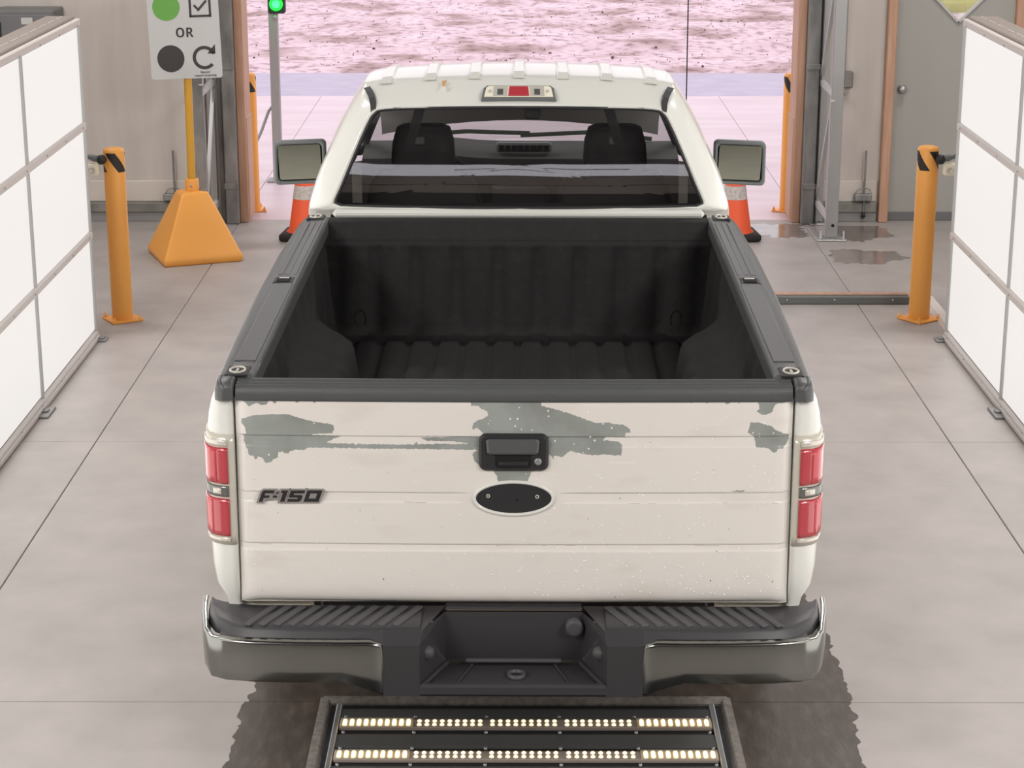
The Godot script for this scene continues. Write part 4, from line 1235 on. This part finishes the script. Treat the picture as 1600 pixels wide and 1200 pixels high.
func build_cab() -> void:
	var wk := [Vector2(0, 1.425), Vector2(0.45, 1.425), Vector2(0.80, 1.425), Vector2(0.832, 1.437), Vector2(0.795, 1.525), Vector2(0.722, 1.695), Vector2(0.678, 1.79), Vector2(0.650, 1.832), Vector2(0.60, 1.852), Vector2(0.38, 1.861), Vector2(0, 1.866)]
	var sk := [Vector2(0, 1.385), Vector2(0.5, 1.385), Vector2(0.925, 1.385), Vector2(0.960, 1.39), Vector2(0.918, 1.525), Vector2(0.842, 1.69), Vector2(0.776, 1.82), Vector2(0.718, 1.912), Vector2(0.665, 1.949), Vector2(0.40, 1.966), Vector2(0, 1.972)]
	var top := [0.0, 0.0, 0.0, 0.0, 0.0, 0.0, 0.0, 0.3, 1.0, 1.0, 1.0]
	var stations := []
	var make := func(keys: Array, zs: Array) -> Array:
		var o := []
		for i in keys.size(): o.append(Vector3(keys[i].x, keys[i].y, zs[i]))
		return outline(o)
	var mixk := func(f: float) -> Array:
		var o := []
		for i in wk.size(): o.append(wk[i].lerp(sk[i], f))
		return o
	for q in [[0.0, -0.03, -0.03], [0.0, 0.012, 0.012], [0.12, 0.012, -0.004], [0.55, -0.012, -0.07], [0.85, -0.05, -0.125], [0.985, -0.105, -0.150], [1.0, -0.125, -0.156]]:
		var ks: Array = mixk.call(q[0])
		var zs := []
		for i in ks.size(): zs.append(gz(ks[i].x, ks[i].y) + lerpf(q[1], q[2], top[i]))
		stations.append(make.call(ks, zs))
	var fwd := func(z: float, drop: float, belt: float) -> Array:
		var ks := [Vector2(0, 0.55), Vector2(0.5, 0.55), Vector2(0.965, 0.55), Vector2(0.99, 1.0), Vector2(0.966, belt), Vector2(0.868, 1.66 - drop * 0.5), Vector2(0.80, 1.80 - drop * 0.7), Vector2(0.728, 1.912 - drop * 0.9), Vector2(0.675, 1.951 - drop), Vector2(0.40, 1.974 - drop), Vector2(0, 1.984 - drop)]
		var zs := []
		for i in ks.size(): zs.append(z)
		return make.call(ks, zs)
	stations.append(fwd.call(-3.09, 0.004, 1.40))
	stations.append(fwd.call(-3.36, 0.0, 1.40))
	stations.append(fwd.call(-3.70, 0.03, 1.40))
	stations.append(fwd.call(-4.02, 0.10, 1.39))
	stations.append(fwd.call(-4.16, 0.16, 1.385))
	var win := func(i: int, j: int) -> bool:
		var seg := j / 4
		return i >= 8 and i < 11 and (seg == 4 or seg == 5 or seg == 14 or seg == 15)
	part("cab_shell", MB.new(false).grid(stations, false, true, win), M.paint, truck)
	for s in [-1.0, 1.0]:
		var rows := []
		for st in [8, 9, 10, 11]:
			var row := []
			for j in range(16, 25):
				var p: Vector3 = stations[st][j]
				row.append(Vector3(s * (p.x - 0.006), p.y, p.z))
			rows.append(row)
		part("side_window", MB.new(false).grid(rows, s < 0.0), M.clear_glass, truck)
	# rear glass and its seal
	var gl := []
	var ring: Array = stations[1]
	for f in 7:
		var row := []
		for p in ring:
			var q := Vector2(p.x, p.y).lerp(Vector2(0, 1.62), f / 6.0)
			row.append(Vector3(q.x, q.y, gz(q.x, q.y)))
		gl.append(row)
	part("rear_window", MB.new(false).grid(gl, false, true), M.rear_glass, truck)
	var seal := []
	for p in ring: seal.append(Vector3(p.x * 0.992, 1.62 + (p.y - 1.62) * 0.985, gz(p.x, p.y) + 0.006))
	seal.append(seal[0])
	part("window_seal", MB.new().tube(seal, 0.007, 8, false), M.black, truck)
	# pale strip at the foot of the cab back
	part("cab_sill", MB.new().box(Vector3(0, 1.40, -2.715), Vector3(1.66, 0.035, 0.05), 0.012), M.paint, truck)
	# roof beads
	for k in range(-3, 4):
		var rows := []
		for q in [[-2.985, 0.0, 1.0], [-3.05, 1.0, 1.0], [-3.36, 1.0, 1.0], [-3.70, 1.0, 1.0], [-3.98, 1.0, 0.95], [-4.02, 0.0, 0.95]]:
			var row := []
			for e in [[-1.0, 0.0], [-0.7, 1.0], [0.7, 1.0], [1.0, 0.0]]:
				var x: float = 0.2 * k + e[0] * 0.03
				row.append(Vector3(x, roof_y(x, q[0]) - 0.004 + 0.017 * q[1] * e[1], q[0]))
			rows.append(row)
		part("roof_bead", MB.new(true).grid(rows, true), M.paint, truck)
	# black strips at the roof corners
	for s in [-1.0, 1.0]:
		var pts := [[0.690, 1.930, -2.965], [0.676, 1.918, -2.93], [0.662, 1.895, -2.90], [0.654, 1.868, -2.875], [0.650, 1.838, -2.85]]
		var rows := []
		for q in pts:
			rows.append([Vector3(s * (q[0] - 0.015), q[1] + 0.006, q[2] + 0.002), Vector3(s * (q[0] - 0.012), q[1] + 0.006, q[2] + 0.024), Vector3(s * (q[0] + 0.012), q[1] - 0.001, q[2] + 0.022), Vector3(s * (q[0] + 0.015), q[1] - 0.001, q[2] - 0.004)])
		part("roof_strip", MB.new().grid(rows, s > 0.0), M.black, truck)
	# high stop lamp
	var tilt := Basis(Vector3(1, 0, 0), -0.945 + 0.35)
	var lz := func(y: float) -> float: return lerpf(-2.80, -2.955, (y - 1.866) / 0.106)
	var at := Transform3D(Basis(Vector3(1, 0, 0), -0.97), Vector3(0, 1.915, lz.call(1.915) + 0.004))
	var hl := part("stop_lamp", MB.new().prism(PackedVector2Array([Vector2(-0.168, -0.046), Vector2(0.168, -0.046), Vector2(0.158, 0.03), Vector2(0.142, 0.047), Vector2(-0.142, 0.047), Vector2(-0.158, 0.03)]), -0.012, 0.010, at, 0.004), M.housing, truck)
	part("lens_plate", MB.new().prism(PackedVector2Array([Vector2(-0.155, -0.033), Vector2(0.155, -0.033), Vector2(0.145, 0.028), Vector2(0.134, 0.037), Vector2(-0.134, 0.037), Vector2(-0.145, 0.028)]), 0.010, 0.014, at, 0.002), M.cream, hl)
	part("red_lens", MB.new().prism(PackedVector2Array([Vector2(-0.047, -0.031), Vector2(0.047, -0.031), Vector2(0.042, 0.031), Vector2(-0.042, 0.031)]), 0.014, 0.019, at, 0.003), M.red, hl)
	for s in [-1.0, 1.0]:
		part("clear_lens", MB.new().prism(PackedVector2Array([Vector2(s * 0.053, -0.031), Vector2(s * 0.115, -0.031), Vector2(s * 0.112, 0.031), Vector2(s * 0.049, 0.031)]), 0.014, 0.018, at, 0.002), M.lamp_clear, hl)
		part("lamp_core", MB.new().prism(PackedVector2Array([Vector2(s * 0.070, -0.026), Vector2(s * 0.096, -0.026), Vector2(s * 0.095, 0.012), Vector2(s * 0.069, 0.012)]), 0.018, 0.0188, at), M.lamp_grey, hl)
		part("screw", MB.new().lathe([Vector2(0.008, 0.0), Vector2(0.007, 0.004), Vector2(0.0004, 0.006)], 12, at * Transform3D(Basis(Vector3(1, 0, 0), PI / 2), Vector3(s * 0.128, 0.0, 0.014))), M.steel, hl)
	# mirrors
	for s in [-1.0, 1.0]:
		var mt := part("side_mirror", mirror_shell(s), M.housing, truck)
		var mg := Transform3D(Basis(Vector3.UP, s * 0.02) * Basis(Vector3(0, 0, 1), s * -0.045) * Basis(Vector3(1, 0, 0), -0.02), Vector3(s * 1.098, 1.439, -3.81))
		part("mirror_glass", MB.new().prism(rrect(0.106, 0.086, 0.012), 0.0, 0.004, mg), M.mirror, mt)
		part("arm", MB.new().box(Vector3(s * 0.955, 1.40, -3.90), Vector3(0.12, 0.05, 0.06), 0.012), M.housing, mt)
	# aerial on the right front wing
	part("aerial", MB.new().tube([Vector3(0.955, 1.10, -5.48), Vector3(0.951, 2.2, -5.48)], 0.0035, 8), M.gap, truck)

func roof_y(x: float, z: float) -> float:
	var d := 0.0
	for q in [[-3.09, 0.004, -3.36, 0.0], [-3.36, 0.0, -3.70, 0.03], [-3.70, 0.03, -4.02, 0.10]]:
		if z <= q[0] and z >= q[2]: d = lerpf(q[1], q[3], (z - q[0]) / (q[2] - q[0]))
	var e := absf(x)
	var y := lerpf(1.984, 1.974, e / 0.4) if e < 0.4 else lerpf(1.974, 1.951, (e - 0.4) / 0.275)
	if z > -3.09: y -= 0.010 * (z + 3.09) / 0.11
	return y - d

func mirror_shell(s: float) -> MB:
	var rows := []
	for q in [[0.112, 0.092, -3.835], [0.112, 0.092, -3.805], [0.124, 0.104, -3.802], [0.130, 0.110, -3.812], [0.130, 0.110, -3.85], [0.118, 0.098, -3.91], [0.08, 0.07, -3.955], [0.03, 0.03, -3.97]]:
		var row := []
		for p in rrect(q[0], q[1], 0.024, 5): row.append(Vector3(s * 1.098 + p.x, 1.437 + p.y - s * p.x * 0.045, q[2] - s * p.x * 0.02))
		rows.append(row)
	var mb := MB.new(false).grid(rows, true, true)
	mb.fan(rows[-1], Vector3(s * 1.098, 1.437, -3.85))
	return mb

func build_interior() -> void:
	for s in [-1.0, 1.0]:
		var x: float = 0.45 * s
		var seat := part("seat", loft_box([[0.27, 0.60, -3.30, 0.12], [0.29, 1.0, -3.32, 0.13], [0.28, 1.30, -3.26, 0.11], [0.25, 1.44, -3.23, 0.09], [0.21, 1.50, -3.22, 0.07]], x), M.interior, truck)
		part("headrest", loft_box([[0.145, 1.49, -3.24, 0.08], [0.148, 1.56, -3.24, 0.11], [0.142, 1.64, -3.245, 0.11], [0.125, 1.70, -3.25, 0.09], [0.10, 1.715, -3.25, 0.06]], x), M.interior, seat)
		part("seat_belt", MB.new().box(Vector3(s * 0.46 - 0.02, 1.73, -2.96), Vector3(0.045, 0.24, 0.004), 0.001, Basis(Vector3(0, 0, 1), 0.30 * s) * Basis(Vector3(1, 0, 0), 0.3)), M.interior, truck)
		part("belt_buckle", MB.new().box(Vector3(s * 0.455 - 0.01, 1.66, -3.12), Vector3(0.055, 0.035, 0.02), 0.006), M.dash, truck)
	var mid := part("middle_seat", loft_box([[0.15, 0.60, -3.32, 0.12], [0.15, 1.0, -3.33, 0.13], [0.15, 1.34, -3.28, 0.10], [0.13, 1.42, -3.26, 0.07]], 0.0), M.interior, truck)
	mid.set_meta("label", "narrow middle seat back")
	part("rear_shelf", MB.new().box(Vector3(0, 1.36, -2.86), Vector3(1.62, 0.09, 0.2), 0.03), M.interior, truck)
	part("back_trim", MB.new().box(Vector3(0, 1.0, -2.80), Vector3(1.7, 0.75, 0.03)), M.interior, truck)
	# headliner with the stop lamp's cover
	var rows := []
	for q in [[-2.93, 1.895], [-3.2, 1.93], [-3.6, 1.90], [-3.85, 1.80], [-3.98, 1.68], [-4.02, 1.618]]:
		var row := []
		for k in 13:
			var x := lerpf(-0.70, 0.70, k / 12.0)
			row.append(Vector3(x, q[1] - 0.065 * (x / 0.66) * (x / 0.66), q[0]))
		rows.append(row)
	part("headliner", MB.new(false).grid(rows), M.headliner, truck)
	part("lamp_cover", MB.new().box(Vector3(0.062, 1.832, -2.87), Vector3(0.075, 0.06, 0.05), 0.01), M.interior, truck)
	for s in [-1.0, 1.0]:
		part("sun_visor", MB.new().box(Vector3(s * 0.38, 1.68, -4.04), Vector3(0.42, 0.10, 0.02), 0.008, Basis(Vector3(1, 0, 0), -0.5)), M.headliner, truck)
		part("door_trim", MB.new().box(Vector3(s * 0.90, 1.03, -3.62), Vector3(0.06, 0.72, 1.1), 0.02), M.interior, truck)
		part("front_pillar", MB.new().tube([Vector3(s * 0.70, 1.77, -4.15), Vector3(s * 0.80, 1.56, -4.5), Vector3(s * 0.90, 1.33, -4.9)], 0.05, 10), M.interior, truck)
	part("rear_mirror", MB.new().box(Vector3(0.0, 1.675, -4.12), Vector3(0.24, 0.06, 0.03), 0.012), M.interior, truck)
	var dash := part("dashboard", MB.new(false).grid([dash_row(0.60, -4.42), dash_row(1.22, -4.40), dash_row(1.32, -4.42), dash_row(1.345, -4.45)], true), M.interior, truck)
	part("dash_top", MB.new(false).grid([dash_row(1.345, -4.45), dash_row(1.365, -4.52), dash_row(1.375, -4.7), dash_row(1.36, -4.95)], true), M.dash, dash)
	part("dash_vent", MB.new().box(Vector3(0.02, 1.40, -4.50), Vector3(0.30, 0.05, 0.06), 0.012), M.housing, dash)
	var slots := MB.new()
	for k in 8: slots.box(Vector3(-0.1 + 0.034 * k, 1.40, -4.468), Vector3(0.024, 0.03, 0.004))
	part("vent_slots", slots, M.gap, dash)
	var ring := []
	for k in 33: ring.append(Vector3(-0.42, 1.22, -4.18) + Basis(Vector3(1, 0, 0), -0.45) * Vector3(0.19 * cos(TAU * k / 32.0), 0.19 * sin(TAU * k / 32.0), 0))
	part("steering_wheel", MB.new().tube(ring, 0.015, 10, false).box(Vector3(-0.42, 1.22, -4.18), Vector3(0.36, 0.05, 0.03), 0.01, Basis(Vector3(1, 0, 0), -0.45)), M.interior, truck)
	rows = []
	for j in 7:
		var f := j / 6.0
		var row := []
		for k in 13:
			var x := lerpf(-1.0, 1.0, k / 12.0)
			var w := lerpf(0.86, 0.68, f)
			row.append(Vector3(x * w, lerpf(1.34, 1.80, f), lerpf(-5.0, -4.16, f) + 0.16 * x * x))
		rows.append(row)
	part("windscreen", MB.new(false).grid(rows), M.windscreen, truck)
	part("wiper", MB.new().tube([Vector3(-0.70, 1.38, -4.98), Vector3(-0.3, 1.415, -4.93), Vector3(0.05, 1.40, -4.96)], 0.012, 8).tube([Vector3(0.0, 1.385, -4.98), Vector3(0.4, 1.41, -4.94), Vector3(0.72, 1.385, -4.86)], 0.012, 8), M.gap, truck)

func dash_row(y: float, z: float) -> Array:
	var row := []
	for k in 15:
		var x := lerpf(-0.84, 0.84, k / 14.0)
		row.append(Vector3(x, y + (0.02 * exp(-pow((x + 0.42) / 0.16, 2.0)) if y > 1.3 else 0.0), z))
	return row

func loft_box(q: Array, x: float) -> MB:
	var rows := []
	for r in q:
		var row := []
		for p in rrect(r[0], r[3], minf(0.05, r[3] * 0.7), 4): row.append(Vector3(x + p.x, r[1], r[2] + p.y))
		rows.append(row)
	var mb := MB.new(false).grid(rows, false, true)
	mb.fan(rows[-1], Vector3(x, 0.9, q[0][2]))
	return mb

func build_bumper() -> void:
	var bp := part("bumper", bumper_core(), M.bumper, truck)
	for s in [-1.0, 1.0]:
		# chrome wing: plan path from the inner end round the corner
		var path := [Vector2(0.405, 0.205), Vector2(0.410, 0.222), Vector2(0.425, 0.232), Vector2(0.46, 0.236), Vector2(0.55, 0.238), Vector2(0.70, 0.236), Vector2(0.84, 0.229), Vector2(0.928, 0.214), Vector2(0.976, 0.186), Vector2(1.003, 0.13), Vector2(1.018, 0.05), Vector2(1.027, 0.0), Vector2(1.033, -0.05), Vector2(1.037, -0.10)]
		var rows := []
		for i in path.size():
			var p: Vector2 = path[i]
			var t := float(i) / (path.size() - 1)
			var yt := 0.601
			if i == 0: yt = 0.555
			if i == 1: yt = 0.577
			if i == 2: yt = 0.592
			if i >= 9: yt = 0.601 + 0.0045 * (i - 8)
			var yb := 0.462
			if p.x < 0.55: yb = 0.468 - 0.055 * (1.0 - smoothstep(0.415, 0.53, p.x))
			if i >= 5: yb = 0.458
			if i >= 9: yb = 0.458 + 0.016 * (i - 8)
			var row := []
			for f in [[0.0, -0.02], [0.0, -0.006], [0.015, 0.0], [0.05, 0.003], [0.3, 0.006], [0.6, 0.006], [0.93, 0.003], [0.97, 0.0015], [0.992, -0.002], [1.0, -0.008], [1.0, -0.014 if i >= 8 else -0.03]]:
				var d := Vector2(0, 1) if i < 7 else Vector2(1, 0.2).normalized() if i > 9 else Vector2(0.7, 0.7)
				row.append(Vector3(s * (p.x + d.x * f[1]), lerpf(yb, yt, f[0]), p.y + d.y * f[1]))
			rows.append(row)
		part("chrome_wing", MB.new(false).grid(rows, s > 0.0), M.chrome, bp)
		# step pad: dark top running out to the corner, with slanted ribs
		var pad := MB.new(false)
		var pr := []
		for q in [[0.30, -0.02, 0.180], [0.45, -0.02, 0.182], [0.70, -0.02, 0.180], [0.84, -0.02, 0.165], [0.91, -0.03, 0.140], [0.962, -0.05, 0.10], [0.995, -0.07, 0.03], [1.008, -0.09, -0.06]]:
			var zf: float = q[2]
			pr.append([Vector3(s * q[0], 0.622, q[1]), Vector3(s * q[0], 0.628, lerpf(q[1], zf, 0.5)), Vector3(s * q[0], 0.628, zf - 0.012), Vector3(s * (q[0] + 0.001), 0.624, zf - 0.003), Vector3(s * (q[0] + 0.004), 0.614, zf + 0.006), Vector3(s * (q[0] + 0.008), 0.585, zf + 0.02)])
		pad.grid(pr, s > 0.0)
		var pd := part("step_pad", pad, M.bumper, bp)
		var ribs := MB.new()
		for k in 11:
			var x := 0.345 + 0.048 * k
			ribs.box(Vector3(s * x, 0.629, 0.085), Vector3(0.026, 0.009, 0.175), 0.003, Basis(Vector3.UP, s * 0.42))
		part("step_ribs", ribs, M.tread, pd)
		# lamp pods in the plate recess
		part("plate_lamp", MB.new().lathe([Vector2(0.001, 0.030), Vector2(0.016, 0.026), Vector2(0.024, 0.012), Vector2(0.026, 0.0)], 16, Transform3D(Basis(Vector3(0, 0, 1), s * PI / 2), Vector3(s * 0.285, 0.535, 0.165))), M.tread, bp)
	part("plug_socket", MB.new().lathe([Vector2(0.03, -0.02), Vector2(0.03, 0.012), Vector2(0.02, 0.016), Vector2(0.0005, 0.014)], 18, Transform3D(Basis(Vector3(1, 0, 0), PI / 2), Vector3(0.20, 0.575, 0.05))), M.tread, bp)
	part("recess_bar", MB.new().box(Vector3(0, 0.462, 0.062), Vector3(0.32, 0.014, 0.02), 0.005), M.tread, bp)
	part("hitch_ring", MB.new().lathe([Vector2(0.03, 0.0), Vector2(0.03, 0.012), Vector2(0.022, 0.012), Vector2(0.022, 0.0)], 20, Transform3D(Basis(), Vector3(0.01, 0.442, 0.14))), M.tread, bp)
	# pieces under the tailgate
	for s in [-1.0, 1.0]:
		part("valance", MB.new().box(Vector3(s * 0.79, 0.60, -0.09), Vector3(0.24, 0.10, 0.05), 0.01), M.lamp_shell, truck)
	part("frame_rail", MB.new().box(Vector3(0, 0.585, -0.16), Vector3(1.3, 0.13, 0.1), 0.01), M.bumper, truck)

func bumper_core() -> MB:
	var mb := MB.new()
	var zf := 0.232
	var yt := 0.612
	var yb := 0.412
	var zb := 0.03
	# recess: back corners (rb), front corners (rf)
	var rb := 0.225
	var rf := 0.30
	var fy := 0.452
	for s in [-1.0, 1.0]:
		var O := Vector3(s * 0.38, 0.5, 0.1)
		# front block beside the recess, chamfered to the step
		mb.oquad(Vector3(s * rf, yb, zf), Vector3(s * 0.418, yb, zf), Vector3(s * 0.418, 0.588, zf), Vector3(s * rf, 0.588, zf), O)
		mb.oquad(Vector3(s * rf, 0.588, zf), Vector3(s * 0.418, 0.588, zf), Vector3(s * 0.418, 0.622, zf - 0.05), Vector3(s * (rf - 0.01), 0.622, zf - 0.05), O)
		mb.oquad(Vector3(s * 0.418, 0.588, zf), Vector3(s * 0.95, 0.588, zf - 0.06), Vector3(s * 0.95, 0.60, zf - 0.12), Vector3(s * 0.418, 0.622, zf - 0.05), O)
		mb.oquad(Vector3(s * (rf - 0.01), 0.622, zf - 0.05), Vector3(s * 0.96, 0.600, 0.10), Vector3(s * 0.96, 0.600, -0.06), Vector3(s * rb, 0.622, zb - 0.05), Vector3(s * 0.38, 0.3, 0.1))
		# side of the recess
		mb.oquad(Vector3(s * rf, fy, zf - 0.01), Vector3(s * rf, 0.588, zf), Vector3(s * rb, 0.622, zb), Vector3(s * rb, fy, zb), Vector3(s * 0.6, 0.5, 0.1))
		mb.oquad(Vector3(s * rf, 0.588, zf), Vector3(s * (rf - 0.01), 0.622, zf - 0.05), Vector3(s * rb, 0.622, zb), Vector3(s * rb, 0.60, zb), Vector3(s * 0.6, 0.5, 0.1))
	# recess back, floor, lip, underside
	mb.oquad(Vector3(-rb, fy, zb), Vector3(rb, fy, zb), Vector3(rb, 0.622, zb), Vector3(-rb, 0.622, zb), Vector3(0, 0.5, -0.3))
	mb.oquad(Vector3(-rb, fy - 0.012, zb), Vector3(rb, fy - 0.012, zb), Vector3(rf - 0.03, fy - 0.012, zf - 0.03), Vector3(-rf + 0.03, fy - 0.012, zf - 0.03), Vector3(0, 0.2, 0.1))
	mb.box(Vector3(0, 0.432, zf - 0.012), Vector3(rf * 2.0 + 0.01, 0.04, 0.032), 0.008)
	for s in [-1.0, 1.0]:
		mb.box(Vector3(s * 0.262, fy - 0.006, 0.13), Vector3(0.03, 0.016, 0.20), 0.005, Basis(Vector3.UP, s * 0.37))
		mb.box(Vector3(s * 0.16, fy - 0.009, 0.13), Vector3(0.008, 0.01, 0.17), 0.003, Basis(Vector3.UP, s * 0.3))
	mb.oquad(Vector3(-0.42, yb, zf), Vector3(0.42, yb, zf), Vector3(0.42, yb, 0.0), Vector3(-0.42, yb, 0.0), Vector3(0, 0.5, 0.1))
	mb.box(Vector3(0, 0.628, 0.0), Vector3(0.45, 0.012, 0.05), 0.005)
	return mb

func build_front_and_wheels() -> void:
	# bonnet and wings
	var rows := []
	for q in [[-4.92, 1.29, 0.985, 0.55], [-5.1, 1.24, 0.985, 0.55], [-5.5, 1.17, 0.975, 0.5], [-5.62, 1.08, 0.95, 0.5], [-5.66, 0.9, 0.93, 0.48]]:
		var row := []
		for p in [[-1.0, 0.0], [-1.02, 0.55], [-0.99, 0.86], [-0.94, 0.94], [-0.8, 0.97], [-0.4, 0.99], [0.0, 1.0], [0.4, 0.99], [0.8, 0.97], [0.94, 0.94], [0.99, 0.86], [1.02, 0.55], [1.0, 0.0]]:
			row.append(Vector3(q[2] * p[0], lerpf(q[3], q[1], p[1]), q[0]))
		rows.append(row)
	var fb := MB.new(false).grid(rows)
	fb.fan(rows[-1], Vector3(0, 0.8, -5.0))
	part("front_body", fb, M.paint, truck)
	for s in [-1.0, 1.0]:
		part("front_wing", MB.new().box(Vector3(s * 0.975, 0.94, -4.54), Vector3(0.05, 0.78, 0.80), 0.01), M.paint, truck)
		part("pillar_trim", MB.new().box(Vector3(s * 0.795, 1.56, -3.26), Vector3(0.05, 0.52, 0.72), 0.015, Basis(Vector3(0, 0, 1), s * 0.44)), M.interior, truck)
	part("rust_spot", MB.new().prism(PackedVector2Array([Vector2(-0.012, 0.008), Vector2(0.012, 0.014), Vector2(0.006, -0.004), Vector2(0.0, -0.03), Vector2(-0.01, -0.026)]), 0.0, 0.001, Transform3D(Basis(Vector3(1, 0, 0), -0.97), Vector3(-0.335, 1.957, -2.933))), mat(rgb8(205, 160, 108), 0.7), truck)
	for s in [-1.0, 1.0]:
		for z in [-1.38, -5.02]:
			var at := Transform3D(Basis(Vector3(0, 0, 1), -s * PI / 2), Vector3(s * 0.74, 0.39, z))
			var wh := part("wheel", MB.new().lathe([Vector2(0.22, 0.0), Vector2(0.34, 0.0), Vector2(0.38, 0.02), Vector2(0.39, 0.06), Vector2(0.39, 0.18), Vector2(0.38, 0.22), Vector2(0.34, 0.245), Vector2(0.235, 0.24), Vector2(0.225, 0.22)], 36, at), M.rubber, truck)
			part("rim", MB.new().lathe([Vector2(0.225, 0.235), Vector2(0.21, 0.20), Vector2(0.15, 0.17), Vector2(0.08, 0.20), Vector2(0.05, 0.215), Vector2(0.001, 0.217)], 30, at), M.steel, wh)
	part("axle", MB.new().tube([Vector3(-0.74, 0.39, -1.38), Vector3(0.74, 0.39, -1.38)], 0.05, 12), M.gap, truck)
